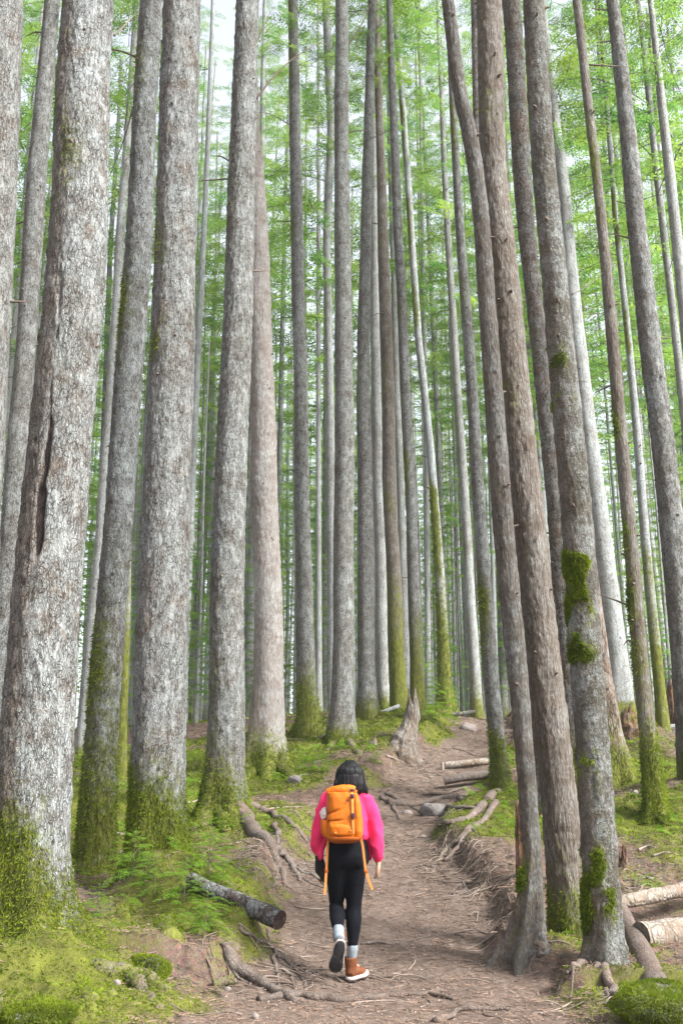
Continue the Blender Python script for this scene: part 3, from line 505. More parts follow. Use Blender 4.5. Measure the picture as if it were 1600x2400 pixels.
# ------------------------------------------------------------------ hemlock boughs and crowns
def spray_bough(r, L, droop=.3, dens=1.0, leaf=.085):
    """a flat feathery hemlock bough along +x. returns quads of needles and of twigs"""
    Q = []; Tw = []
    def ax(s): return np.stack([s, .06*L*np.sin(s/L*3+ph), .10*s-droop*s*s/L], -1)
    ph = r.random()*6
    ss = np.linspace(0, L, 7); a = ax(ss)
    for i in range(6):
        w0 = .007*(1-i/6.5)*(L/2)+.0016
        Tw.append([a[i]+[0, w0, 0], a[i]-[0, w0, 0], a[i+1]-[0, w0*.8, 0], a[i+1]+[0, w0*.8, 0]])
        Tw.append([a[i]+[0, 0, w0], a[i]-[0, 0, w0], a[i+1]-[0, 0, w0*.8], a[i+1]+[0, 0, w0*.8]])
    s = L*.16
    while s < L:
        s += .052/dens*r.uniform(.7, 1.3)
        if s > L: break
        p = ax(np.array([s]))[0]
        for sd_ in (-1, 1):
            if r.random() < .1: continue
            ll = (.62*(1-s/L)**.65*min(1, s/(.3*L)+.35)+.07)*L*.5*r.uniform(.65, 1.2)
            ang = math.radians(r.uniform(42, 66))*sd_; du = np.array([math.cos(ang), math.sin(ang), r.uniform(-.22, .06)])
            n_ = max(2, int(ll/(leaf*.72))); roll = r.uniform(-.35, .35)
            for j in range(n_):
                t = (j+.5)/n_; c = p+du*ll*t+np.array([0, 0, -.22*ll*t*t])
                lf = leaf*(1-.45*t)*r.uniform(.8, 1.3)
                for s2 in (-1, 1):
                    a2 = ang+s2*math.radians(r.uniform(35, 60)); d2 = np.array([math.cos(a2), math.sin(a2), r.uniform(-.45, .2)+roll*s2])
                    sdv = np.array([-d2[1], d2[0], r.uniform(-.5, .5)])*lf*.19
                    Q.append([c, c+d2*lf*.5+sdv, c+d2*lf, c+d2*lf*.5-sdv])
            e = p+du*ll; wv = np.array([-du[1], du[0], 0])*.0016*L
            Tw.append([p-wv, p+wv, e+wv*.3, e-wv*.3])
    return np.array(Q), np.array(Tw)
_r = np.random.default_rng(11)
BOUGHS = [spray_bough(_r, 1.0, _r.uniform(.2, .45), 1.0, .06) for _ in range(6)]
def crown_arrays(r, H, R, nb, dead=.12, sizevar=.3):
    V = []; W_ = []
    for i in range(nb):
        t = (i+r.random())/nb; h = H*t; L = R*((1-t)**.75*.85+.12)*r.uniform(1-sizevar, 1.15)
        if t < .12: L *= .7
        az = i*2.399+r.uniform(-.5, .5); pitch = r.uniform(-.12, .3)+.25*t
        q_, tw = BOUGHS[r.integers(len(BOUGHS))]
        cp_, sp_ = math.cos(pitch), math.sin(pitch); ca, sa = math.cos(az), math.sin(az); rl = r.uniform(-.4, .4)
        Rx = np.array([[1, 0, 0], [0, math.cos(rl), -math.sin(rl)], [0, math.sin(rl), math.cos(rl)]])
        Ry = np.array([[cp_, 0, -sp_], [0, 1, 0], [sp_, 0, cp_]]); Rz = np.array([[ca, -sa, 0], [sa, ca, 0], [0, 0, 1]])
        M_ = Rz@Ry@Rx*L
        if r.random() > dead*(2 if t < .25 else .5): V.append(q_@M_.T+[0, 0, h])
        W_.append((tw if L > .8 else tw[:12])@M_.T+[0, 0, h])
    return np.concatenate(V), np.concatenate(W_)
def crown_mesh(name, *a, needle=None, **k):
    v, w_ = crown_arrays(*a, **k); V = np.concatenate([v, w_]).reshape(-1, 3); n_ = len(V)//4
    f = np.arange(len(V)).reshape(-1, 4); mi = np.r_[np.zeros(len(v)), np.ones(len(w_))]
    o = mk(name, V, [f], [needle or M_NEEDLE, M_TWIG], mi=mi, smooth=False); me = o.data; bpy.data.objects.remove(o); return me
_r = np.random.default_rng(5)
CROWNS = [crown_mesh('crown', _r, 20, 2.4+.25*i, 84) for i in range(6)]
YOUNG = [crown_mesh('crown', _r, 7, 2.0, 90, dead=.02) for i in range(2)]
SEEDL = [crown_mesh('foliage', _r, .8, .75, 34, dead=.0, needle=M_SPRIG) for i in range(2)]

def add_crown(t, me, org, z, sc, rz, name='crown'):
    o = bpy.data.objects.new(name, me); COL.objects.link(o); o.parent = t
    o.location = Vector((org[0], org[1], z))-Vector(t.location); o.scale = sc if isinstance(sc, tuple) else (sc, sc, sc); o.rotation_euler = (0, 0, rz); return o

TR = {}
CROWNED = {'T0': 17, 'T2': 13.5, 'T3B': 14.5, 'T7': 17.5, 'T8': 22, 'T8B': 14, 'T9': 18.5, 'T10': 19, 'T11': 19.5, 'T12': 21, 'T12B': 15.5, 'T13': 17, 'T14': 14.5, 'T15': 17, 'T18': 18, 'T20': 13.5, 'T21': 14.5, 'T22': 12.5, 'T23': 15, 'T24': 12, 'T25': 14, 'T26': 12, 'T6': 19, 'T5': 16, 'T27': 17, 'T16B': 16}
for i, (nm, m, Y, pts, mb, msd, fl, lb, det, label) in enumerate(TREES):
    ztop = None
    if nm in CROWNED: ztop = max(P(800, pts[0][1], Y)[2]+2, CROWNED[nm]+12)
    if nm == 'T3C': ztop = 16
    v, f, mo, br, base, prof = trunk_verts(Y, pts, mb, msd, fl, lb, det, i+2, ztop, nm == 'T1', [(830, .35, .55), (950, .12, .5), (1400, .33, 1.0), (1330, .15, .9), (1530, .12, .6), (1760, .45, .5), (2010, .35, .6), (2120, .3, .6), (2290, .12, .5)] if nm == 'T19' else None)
    t = empty('alder_tree' if nm == 'T19' else 'cedar_tree' if nm in ('T6', 'T16', 'T17') else 'hemlock_tree', base, label, 'tree'); TR[nm] = t
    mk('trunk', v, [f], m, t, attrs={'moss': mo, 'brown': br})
    if nm in CROWNED:
        zc = CROWNED[nm]; k = random.randrange(6)
        cxx = np.interp(zc, prof[0], prof[1]); add_crown(t, CROWNS[k], (cxx, Y), zc, random.uniform(.7, .85), random.uniform(0, 6))
    cnt = {'T1': 26000, 'T4': 22000, 'T3': 10000, 'T5': 11000, 'T6': 8000, 'T19': 12000, 'T21': 11000, 'T15': 5000, 'T7': 3000, 'T17': 6000, 'T16': 1200, 'T27': 2500, 'T13': 2500, 'T8': 1500}.get(nm)
    if cnt:
        fz = fuzz(v, f[:, :], mo*(v[:, 2] < base[2]+9), cnt, .018+.0016*Y, .0035+.0005*Y, i, .5, .5)
        if fz: mk('moss', fz[0], fz[1], M_MOSSB, t, smooth=False)
    # broken-off dead branch stubs and bare twigs
    r = np.random.default_rng(i+50); ns_ = {2: 15, 1: 7, 0: 0}[det]
    for j in range(ns_):
        zz, cx, cy, cr_ = prof; z = base[2]+r.uniform(2.2, min(9+Y*.25, 14)); a = r.uniform(math.pi, 2*math.pi); 
        c = np.array([np.interp(z, zz, cx), np.interp(z, zz, cy), z]); rad = np.interp(z, zz, cr_)
        d = np.array([math.cos(a), math.sin(a), r.uniform(-.15, .35)]); long_ = r.random() < .3 and nm not in ('T1', 'T6', 'T17', 'T16', 'T19', 'T4')
        L = r.uniform(.15, .5) if long_ else r.uniform(.03, .07); rb = .011 if long_ else r.uniform(.01, .018)
        if long_: d = np.array([math.cos(a)*1.4, abs(math.sin(a))*.3, r.uniform(-.2, .5)])
        p0 = c+d*rad*.85*np.array([1, 1, 0]); p0[2] = z
        if long_: p0 = c+np.array([np.sign(d[0])*rad*.9, 0, 0])
        pp = [p0, p0+d*L*.5+[0, 0, r.uniform(-.02, .04)*L*3], p0+d*L]
        vv, ff, tt = tube(pp, [rb*1.3, rb, rb*.35], 6, .2, 20, j, sub_=3)
        mk('dead_branch', vv, [ff, tt], M_TWIG, t)

# ------------------------------------------------------------------ the distant forest, every trunk its own tree
rf = np.random.default_rng(21)
far_labels = {0: ('mid-distance bare conifer trunk among many on the slope behind the crest', 'conifers just beyond the crest'),
              1: ('thin pale conifer trunk deep in the forest among many alike', 'distant pale conifers')}
FARM = []
for k in range(6):
    H = 26; zz = np.r_[np.linspace(-.6, 2, 8), np.linspace(3, H, 34)]; seg = 12; th = np.arange(seg)/seg*2*math.pi
    cxk = vn(np.c_[zz*.12, zz*0+k, zz*0], k)*.12; cyk = vn(np.c_[zz*.12, zz*0+k, zz*0+5], k)*.12
    R = .17*(1-.55*np.clip(zz, 0, H)/H)*(1+.5*np.exp(-np.clip(zz, -.3, 9)/.5))
    v = np.stack([cxk[:, None]+R[:, None]*np.cos(th), cyk[:, None]+R[:, None]*np.sin(th), np.repeat(zz[:, None], seg, 1)], -1).reshape(-1, 3)
    v[:, :2] *= (1+.06*fbm(v*np.array([9, 9, 2]), 2, k))[:, None]
    I = np.arange(len(zz)*seg).reshape(-1, seg); J = np.roll(I, -1, 1); f = np.stack([I[:-1], J[:-1], J[1:], I[1:]], -1).reshape(-1, 4)
    mo = np.clip(np.exp(-np.clip(v[:, 2], 0, 99)/(1.5 if k % 2 else .5))*.8 + (.35 if k in (1, 4) else .1)*np.clip(-v[:, 0]*6, 0, 1), 0, 1)
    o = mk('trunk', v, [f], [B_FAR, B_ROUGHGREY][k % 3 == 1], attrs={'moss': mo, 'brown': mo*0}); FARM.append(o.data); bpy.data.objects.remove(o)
placed = [tuple(P(*BASES[n_])[:2]) for n_ in BASES]
n_far = 0; tries = 0
while n_far < 236 and tries < 20000:
    tries += 1
    Y = 25+rf.random()**.75*68; hw = Y*.37+1.5; x = rf.uniform(-hw, hw)
    if any((x-a)**2+((Y-b)*.6)**2 < (.85+.01*Y)**2 for a, b in placed): continue
    placed.append((x, Y)); n_far += 1; zg = gz(x, Y)
    lab, grp = far_labels[0 if Y < 40 else 1]
    t = empty('conifer_tree', (x, Y, zg), lab, 'tree', grp)
    k = rf.integers(6); s = rf.uniform(.42, 1.0)
    o = bpy.data.objects.new('trunk', FARM[k]); COL.objects.link(o); o.parent = t; o.scale = (s, s, rf.uniform(1.05, 1.3)); o.rotation_euler = (rf.normal(0, .012), rf.normal(0, .012), rf.uniform(0, 6))
    zc = rf.uniform(6.5, 13)+max(0, (Y-35)*.05)
    if rf.random() < .7: add_crown(t, CROWNS[rf.integers(6)], (x, Y), zg+zc, (rf.uniform(.85, 1.2),)*2+(rf.uniform(.8, 1.1),), rf.uniform(0, 6))
# young hemlocks of the understorey
for i, (px, Y, s, z0) in enumerate([(468, 27, .95, .6), (455, 33, 1.2, 3), (690, 34, .8, .3), (1000, 33, .9, 2.0), (1075, 31, .9, 4.2), (560, 36, 1.0, 1), (30, 26, .9, 2.5), (230, 30, 1.1, 2.0), (1345, 33, 1.0, 2), (1500, 31, .9, 1.5), (840, 40, 1.1, 3), (1210, 38, 1.1, 2.5), (1580, 28, .9, 3.5), (740, 38, 1.1, 3.5), (350, 36, 1.2, 3), (620, 30, .8, 3.6), (930, 44, 1.2, 2.2), (1150, 45, 1.2, 2), (1130, 30, .6, .3), (985, 29, .5, .2), (750, 30, .6, .3), (1240, 30, .8, .4), (1370, 27, .7, .3), (1560, 26, .7, .4), (100, 27, .9, .4), (270, 25, .7, .3), (420, 29, .7, .3), (600, 31, .7, .3), (900, 34, .8, .4), (1070, 42, 1.0, .5), (1010, 48, 1.1, .6)]):
    x = (px-800)/F*depth(px, 1500, Y); zg = gz(x, Y)
    t = empty('young_hemlock', (x, Y, zg), 'slender young hemlock with low green boughs under the tall trees', 'young tree', 'young hemlocks of the understorey')
    o = bpy.data.objects.new('trunk', FARM[i % 6]); COL.objects.link(o); o.parent = t; o.scale = (.28, .28, .42*s+z0*.03); o.rotation_euler = (0, 0, i)
    add_crown(t, YOUNG[i % 2], (x, Y), zg+z0, s*.85, i*1.3)

# ------------------------------------------------------------------ the walker
def W(zx, zy, dy=0.0): return P(650+zx/4.277, 1750+zy/4.277, 8.35+dy)
def remesh(name, parts, mats, parent, vox=.008, smooth_it=6, fn=None, **k):
    v, f = join(parts); me = bpy.data.meshes.new('t'); 
    fl = []
    for a in f: fl += [tuple(x) for x in a]
    me.from_pydata([tuple(x) for x in v], [], fl); o = bpy.data.objects.new('t', me); COL.objects.link(o)
    md = o.modifiers.new('r', 'REMESH'); md.mode = 'VOXEL'; md.voxel_size = vox; md.use_smooth_shade = True
    if smooth_it: sm = o.modifiers.new('s', 'SMOOTH'); sm.factor = .5; sm.iterations = smooth_it
    dg = bpy.context.evaluated_depsgraph_get(); e = o.evaluated_get(dg); m2 = bpy.data.meshes.new_from_object(e)
    n_ = len(m2.vertices); V = np.empty(n_*3, np.float32); m2.vertices.foreach_get('co', V); V = V.reshape(-1, 3)
    if fn is not None:
        Nn = np.empty(n_*3, np.float32); m2.vertices.foreach_get('normal', Nn); V = fn(V.astype(float), Nn.reshape(-1, 3).astype(float))
    fq = np.array([list(p.vertices) for p in m2.polygons if len(p.vertices) == 4]); ft = [list(p.vertices) for p in m2.polygons if len(p.vertices) == 3]
    bpy.data.objects.remove(o)
    return mk(name, V, [fq] + ([np.array(ft)] if ft else []), mats, parent, **k)
def ell(c, rx, ry, rz, tilt=0, seg=20, rows=12):
    th = np.linspace(0, math.pi, rows+1)[1:-1]; ph = np.arange(seg)/seg*2*math.pi
    v = np.stack([np.sin(th)[:, None]*np.cos(ph)*rx, np.sin(th)[:, None]*np.sin(ph)*ry, np.cos(th)[:, None]*rz+0*ph], -1).reshape(-1, 3)
    if tilt: v = v@np.array([[1, 0, 0], [0, math.cos(tilt), -math.sin(tilt)], [0, math.sin(tilt), math.cos(tilt)]]).T
    n_ = rows-1; I = np.arange(n_*seg).reshape(n_, seg); J = np.roll(I, -1, 1)
    f = np.stack([I[:-1], I[1:], J[1:], J[:-1]], -1).reshape(-1, 4); v = np.vstack([v, [0, 0, rz], [0, 0, -rz]])+c
    a, b = len(v)-2, len(v)-1
    t = [[a, I[0, k], J[0, k]] for k in range(seg)]+[[b, J[-1, k], I[-1, k]] for k in range(seg)]
    return v, f, np.array(t)
def loft(rings, seg=32, e=2.0, sub_=4):
    """rings: (centre, rx, ry, tilt) stacked shapes; superellipse cross-sections in the horizontal plane, z sheared by tilt along y"""
    c = np.array([r_[0] for r_ in rings], float); a = np.array([[r_[1], r_[2], r_[3] if len(r_) > 3 else 0] for r_ in rings], float)
    n_ = (len(rings)-1)*sub_+1; t = np.linspace(0, len(rings)-1, n_); k = np.minimum(t.astype(int), len(rings)-2); u_ = (t-k)[:, None]; u_ = u_*u_*(3-2*u_)*.5+u_*.5
    C_ = c[k]*(1-u_)+c[k+1]*u_; A_ = a[k]*(1-u_)+a[k+1]*u_
    th = np.arange(seg)/seg*2*math.pi; cx = np.sign(np.cos(th))*np.abs(np.cos(th))**(2/e); cy = np.sign(np.sin(th))*np.abs(np.sin(th))**(2/e)
    v = np.stack([C_[:, 0:1]+A_[:, 0:1]*cx, C_[:, 1:2]+A_[:, 1:2]*cy, C_[:, 2:3]+A_[:, 2:3]*cy], -1).reshape(-1, 3)
    I = np.arange(n_*seg).reshape(n_, seg); J = np.roll(I, -1, 1); f = np.stack([I[:-1], J[:-1], J[1:], I[1:]], -1).reshape(-1, 4)
    v = np.vstack([v, C_[0], C_[-1]]); p, q_ = len(v)-2, len(v)-1
    return v, f, np.array([[p, J[0, k], I[0, k]] for k in range(seg)]+[[q_, I[-1, k], J[-1, k]] for k in range(seg)])
HX = 1/1266.0    # zoom pixel -> metres
def skin(): 
    m, n, l, b = mat('skin'); b.inputs['Base Color'].default_value = (.36, .2, .145, 1); b.inputs['Roughness'].default_value = .55
    b.inputs['Subsurface Weight'].default_value = .1; b.inputs['Subsurface Radius'].default_value = (.01, .004, .002); return m
M_SKIN = skin()
M_PINK = simple('pink_fleece', (.68, .028, .115), var=.08, sc=8, bump=.15, bsc=200, dist=.001, rough=.95)
M_LEG = simple('black_stretch_fabric', (.0045, .0048, .007), var=.4, sc=40, bump=.2, bsc=500, dist=.0006, rough=.9, spec=.08)
M_SOCK = simple('pale_ribbed_knit', (.17, .195, .215), var=.25, sc=60, bump=.8, bsc=120, dist=.002, stretch=(1, 1, .15))
M_BOOT = simple('tan_leather', (.115, .038, .014), var=.3, sc=25, bump=.4, dist=.002, rough=.6)
M_SOLE = simple('pale_rubber', (.4, .31, .28), var=.15, sc=20, rough=.7)
M_TREAD = simple('black_rubber_tread', (.02, .018, .02), var=.4, sc=40, bump=1, bsc=60, dist=.004, rough=.7)
M_LACE = simple('red_lace', (.45, .04, .03), var=.1, sc=20)
M_HAIR = simple('black_hair', (.0045, .004, .005), var=.5, sc=30, bump=.8, bsc=140, dist=.002, rough=.5, spec=.22, stretch=(1, 1, .06))
M_ORANGE = simple('orange_pack_fabric', (.40, .098, .003), var=.16, sc=14, bump=.35, bsc=40, dist=.004, rough=.7)
M_ORANGE2 = simple('deep_orange_pack_fabric', (.44, .10, .003), var=.1, sc=14, bump=.5, bsc=45, dist=.005, rough=.7)
M_RUST = simple('brown_orange_base_fabric', (.28, .065, .006), var=.15, sc=30, bump=.5, bsc=60, dist=.003, rough=.75)
M_WEB = simple('light_orange_webbing', (.55, .2, .05), var=.08, sc=80, bump=.4, bsc=400, dist=.0006)
M_BUCK = simple('dark_plum_buckle', (.045, .02, .03), var=.2, sc=30, rough=.4)
M_DARKFAB = simple('black_cloth', (.012, .010, .010), var=.5, sc=30, bump=.6, dist=.004, rough=.9)
M_CLOTH = simple('pale_cloth', (.5, .42, .4), var=.35, sc=25, bump=.6, dist=.004)
gp = P(810, 2283, 8.35)
person = empty('person', (gp[0], 8.35, gz(gp[0], 8.35)), 'person seen from behind walking uphill in pink sweatshirt and black leggings', 'person')
def T3(pts, r, **k): return tube(np.array(pts), r, k.pop('seg', 16), 0, **k)
hd = W(725, 292, .03)
lw, rw = W(392, 1075, .09), W(1008, 1170, .02)
hip = W(700, 1120, 0)
legL = [W(608, 1130, 0), W(600, 1300, .03), W(594, 1450, .07), W(592, 1590, .11), W(598, 1700, .0), W(606, 1820, -.14), W(610, 1880, -.205)]
legR = [W(780, 1130, 0), W(778, 1300, .02), W(770, 1450, .04), W(764, 1620, .05), W(764, 1760, .02), W(758, 1920, .0), W(748, 2080, 0)]
rL = [.095, .083, .070, .059, .060, .042, .033]; rR = [.095, .083, .071, .060, .062, .046, .036]
footL = [W(612, 1890, -.22), W(612, 2010, -.19), W(592, 2140, -.14)]; footR = [W(735, 2130, 0), W(740, 2200, .04), W(800, 2215, .13)]
def hand(wr, pal, side, curl, fl, r_=.0082):
    """palm and five separate fingers; pal = knuckle centre, side = direction across the knuckles towards the index finger"""
    wr = np.array(wr); pal = np.array(pal); ax = (pal-wr); Lp = np.linalg.norm(ax); ax = ax/Lp; sd_ = np.array(side); sd_ = sd_/np.linalg.norm(sd_); cu = np.array(curl)/np.linalg.norm(curl)
    parts = []
    for k, (ln, off) in enumerate(zip((.068, .077, .072, .056), (.03, .0105, -.0095, -.028))):
        kn = pal+sd_*off*.95-ax*(.004*abs(k-1.2)); parts.append(T3([wr+sd_*off*.45+ax*.005, wr+sd_*off*.8+ax*Lp*.5, kn], [.0155, .0145, .0105], seg=10, sub_=3))
        spread = sd_*(off*.12); b1 = kn+(ax*.9+cu*.3)*ln*.45+spread; b2 = b1+(ax*.55+cu*.75)*ln*.32; b3 = b2+(ax*.15+cu*.95)*ln*.27
        parts.append(T3([kn-ax*.008, b1, b2, b3], [r_*1.12, r_*1.02, r_*.92, r_*.74], seg=9, sub_=4))
    tb = wr+ax*Lp*.3+sd_*.024; parts.append(T3([tb-sd_*.012, tb+sd_*.016+ax*.022+cu*.012, tb+sd_*.018+ax*.045+cu*.026, tb+sd_*.010+ax*.064+cu*.036], [.015, .0125, .0105, .008], seg=9, sub_=4))
    return parts
sh = W(690, 520, .0)
body = [loft([(W(700, 1190, 0), .12, .10), (hip, .165, .115), (W(700, 980, 0), .135, .095), (W(690, 800, .01), .14, .095), (W(685, 620, .01), .15, .09), (W(685, 520, .02), .10, .06), (W(700, 450, .03), .05, .05)]),
        T3([W(705, 480, .03), W(718, 400, .035), W(722, 340, .035)], [.055, .05, .052]),
        ell(hd, .074, .092, .108), ell(hd+[0, .075, -.045], .045, .04, .05), ell(hd+[0, .093, -.015], .011, .019, .02, seg=10, rows=8), ell(hd+[0, .085, .022], .05, .02, .014, seg=12, rows=8),
        ell(hd+[.076, .0, -.01], .010, .018, .03, seg=10, rows=8), ell(hd+[-.076, .0, -.01], .010, .018, .03, seg=10, rows=8), ell(hd+[0, .09, -.055], .022, .014, .007, seg=10, rows=6),
        T3([sh+[-.10, .02, -.03], W(500, 590, .01), W(442, 700, .0), W(410, 850, .0), W(398, 960, .03), lw], [.045, .042, .038, .034, .03, .024]), T3([sh+[.10, .02, -.03], W(895, 600, .01), W(956, 700, .0), W(984, 850, -.02), W(1001, 1000, -.02), rw], [.045, .042, .038, .034, .03, .024]),
        T3(legL, np.array(rL)-.004), T3(legR, np.array(rR)-.004), T3(footL, [.032, .036, .025]), T3(footR, [.032, .036, .025])]
body += hand(rw+[0, 0, .01], W(1012, 1240, .015), [.15, -1, .1], [-.75, .45, -.3], 0)
body += hand(lw+[0, 0, .01], W(408, 1150, .1), [.1, -1, 0], [.8, .2, -.3], 0)
remesh('body', body, M_SKIN, person, .0052, 3)
for sx in (-1, 1):
    mk('eye', *(lambda e: (e[0], [e[1], e[2]]))(ell(hd+[sx*.031, .088, .008], .011, .007, .007, seg=12, rows=8)), simple('dark_eye', (.02, .012, .01), rough=.2), person)
# leggings
def folds(amp, sc, seed):
    return lambda V, Nn: V+Nn*(fbm(V*np.array(sc), 3, seed)*amp)[:, None]
remesh('leggings', [loft([(W(700, 1215, 0), .10, .09), (W(700, 1160, .0), .172, .122), (W(703, 1090, -.01), .170, .125), (W(706, 1000, 0), .158, .112), (W(706, 930, 0), .148, .10)]),
                    ell(W(612, 1125, -.045), .078, .075, .085), ell(W(796, 1125, -.045), .078, .075, .085),
                    T3(legL[:-1]+[W(611, 1858, -.182)], rL[:-1]+[.037]), T3(legR[:-1]+[W(751, 2005, 0)], rR[:-1]+[.041])], M_LEG, person, .008, 6, folds(.005, (16, 16, 12), 3))
# sweatshirt: boxy body with a hem that drops at the front, and full sleeves
def swf(V, Nn):
    a = fbm(V*np.array([10, 10, 5]), 3, 12)*.014 + (.22-np.abs(fbm(V*np.array([9, 8, 11])+[0, 0, 1], 1, 33)))*.022
    return V+Nn*a[:, None]
sw = [loft([(W(700, 935, .03), .175, .125, -.02), (W(700, 900, .02), .19, .135, -.02), (W(695, 780, .02), .19, .13), (W(688, 640, .02), .185, .12), (W(682, 520, .02), .168, .1), (W(690, 455, .025), .14, .085), (W(700, 420, .03), .08, .06)], seg=40),
      T3([W(560, 480, .02), W(492, 560, .01), W(440, 700, .0), W(408, 850, .0), W(398, 960, .03), W(385, 1050, .07)], [.06, .066, .058, .056, .054, .034]),
      T3([W(820, 480, .02), W(900, 570, .01), W(958, 700, .0), W(985, 850, -.02), W(1002, 1000, -.02), W(1008, 1100, .0), W(1009, 1168, .015)], [.06, .068, .060, .056, .053, .045, .031]),
      loft([(W(425, 1150, .03), .006, .008), (W(430, 1110, .03), .02, .02), (W(450, 1030, .03), .035, .035), (W(480, 940, .04), .05, .06), (W(510, 850, .05), .05, .06)]),
      loft([(W(930, 1140, .05), .008, .01), (W(925, 1080, .05), .02, .03), (W(915, 980, .05), .03, .06), (W(890, 880, .05), .04, .07)]),
      T3([W(640, 440, .05), W(705, 425, .0), W(775, 440, .05)], [.03, .033, .03])]
sweat = remesh('sweatshirt', sw, M_PINK, person, .0075, 4, swf)
v, f, t_ = T3([W(392, 1040, .065), W(386, 1068, .083)], [.037, .033], seg=20); mk('cuff', v, [f, t_], M_PINK, sweat)
v, f, t_ = T3([W(1008, 1150, .01), W(1009, 1182, .017)], [.0375, .0335], seg=20); mk('cuff', v, [f, t_], M_PINK, sweat)
# hair: shoulder length, black, a lock falling over the right shoulder
def hairf(V, Nn):
    a = np.arctan2(V[:, 1]-hd[1], V[:, 0]-hd[0]); g = vn(np.c_[a*16, V[:, 2]*3, a*0], 3)*.004+vn(np.c_[a*40, V[:, 2]*6, a*0], 8)*.0022
    return V+Nn*(g*sstep(.13, .02, V[:, 2]-hd[2]))[:, None]
hair = [ell(hd+[.003, -.018, .025], .09, .104, .098), loft([(W(724, 480, -.03), .085, .045), (W(726, 435, -.03), .112, .068), (W(727, 370, -.02), .119, .085), (W(726, 290, -.01), .108, .095), (W(725, 220, 0), .085, .09)]),
        T3([W(606, 340, .02), W(590, 400, .0), W(590, 440, .0)], [.028, .022, .01]), T3([W(840, 330, .02), W(864, 410, -.01), W(886, 462, -.005), W(900, 505, .01)], [.03, .026, .018, .006])]
remesh('hair', hair, M_HAIR, person, .006, 3, hairf)
r = np.random.default_rng(3); st = []
for k in range(170):
    a = r.uniform(math.pi, 2*math.pi) if k < 140 else r.uniform(-.3, .3); rr_ = 1.0
    p0 = hd+[.03*math.cos(a), .03*math.sin(a)-.015, .122]; p1 = hd+[.1*math.cos(a), .108*math.sin(a)-.018, .05]; p2 = hd+[.118*math.cos(a), .1*math.sin(a)-.02, -.04]; zb = r.uniform(-.16, -.09)
    p3 = hd+[.125*math.cos(a)+r.normal(0, .013)+.004, .075*math.sin(a)-.03, zb]
    st.append(tube(np.array([p0, p1, p2, p3]), np.array([.002, .0032, .0032, .001]), 5, 0, sub_=4, cap=False))
v, f = join([(a, b, []) for a, b, c in st]); mk('loose_strands', v, f, M_HAIR, [o for o in person.children if o.name.startswith('hair')][0], world=False) if False else mk('loose_strands', v, f, M_HAIR, person)
# socks and boots
def seat(name, pts, r_, m, par, **k): 
    v, f, t_ = tube(np.array(pts), r_, 20, .04, 40, sub_=4); return mk(name, v, [f, t_], m, par, **k)
seat('sock', [W(611, 1820, -.15), W(612, 1870, -.19), W(620, 1935, -.24)], [.041, .043, .041], M_SOCK, person)
seat('sock', [W(752, 1990, 0), W(752, 2025, 0), W(744, 2110, .01)], [.041, .042, .038], M_SOCK, person)
def boot(heel, d, up, L=.245, gr=.006):
    d = np.array(d, float); d /= np.linalg.norm(d); up = np.array(up, float); up -= d*up.dot(d); up /= np.linalg.norm(up); s_ = np.cross(d, up); B = np.stack([d, s_, up], 1); heel = np.array(heel)
    g = lambda p: heel+np.asarray(p)@B.T
    def flat(prof, z0, z1, grow=0, arch=0):
        th = np.arange(36)/36*2*math.pi; xs = L/2-.5*L*np.cos(th); wd_ = np.interp(xs/L, [0, .05, .2, .45, .7, .88, .97, 1], [.012, .026, .034, .031, .045, .042, .026, .008])+grow+gr
        ysv = np.sign(np.sin(th))*wd_*np.abs(np.sin(th))**.25; lift = .016*sstep(.75, 1, xs/L)
        rows = [(z0, .94), (z0+(z1-z0)*.25, 1.0), (z0+(z1-z0)*.75, 1.0), (z1, .95)]
        v = np.concatenate([np.c_[(xs-L/2)*q_+L/2, ysv*q_, z+lift+(arch*np.exp(-((xs/L-.42)/.13)**2) if z == z0 else 0)] for z, q_ in rows]); I = np.arange(4*36).reshape(4, 36); J = np.roll(I, -1, 1)
        f = np.stack([I[:-1], J[:-1], J[1:], I[1:]], -1).reshape(-1, 4); v = np.vstack([v, [L/2, 0, z0+arch], [L/2, 0, z1]])
        t = [[144, J[0, k], I[0, k]] for k in range(36)]+[[145, I[-1, k], J[-1, k]] for k in range(36)]
        return g(v), f, np.array(t)
    up_ = [T3([g([.02, 0, .055]), g([.09, 0, .06]), g([.155, 0, .05]), g([.215, 0, .042])], [.036, .040, .037, .026]), T3([g([.035, 0, .05]), g([.045, 0, .09]), g([.05, 0, .125]), g([.048, 0, .175])], [.038, .043, .049, .054]), T3([g([.05, 0, .1]), g([.11, 0, .07])], [.036, .03])]
    b = remesh('boot', up_, M_BOOT, person, .006, 4)
    v, f, t_ = flat(None, .012, .036, .003); mk('midsole', v, [f, t_], M_SOLE, b_par(b), world=True)
    v, f, t_ = flat(None, -.002, .0115, -.002, .006); mk('tread', v, [f, t_], M_TREAD, b_par(b))
    v, f, t_ = T3([g([.056, .046, .16]), g([.008, 0, .168]), g([.056, -.046, .16])], [.007, .009, .007], seg=8); mk('heel_collar', v, [f, t_], M_TREAD, b_par(b))
    for k in range(4):
        x = .085+k*.022; z = .115-k*.014; v, f, t_ = T3([g([x, -.026, z-.008]), g([x+.004, 0, z+.004]), g([x, .026, z-.008])], [.003, .003, .003], seg=6); mk('lace', v, [f, t_], M_LACE, b_par(b))
def b_par(b):
    b['_org'] = list(person.location); return b
boot(W(640, 1950, -.275), [-.2, .34, -.92], [-.04, .93, .34], .265, .012)
rh = W(700, 2262, -.02); boot((rh[0], rh[1], gz(rh[0], rh[1])+.004), [.62, .78, .03], [-.02, 0, 1])

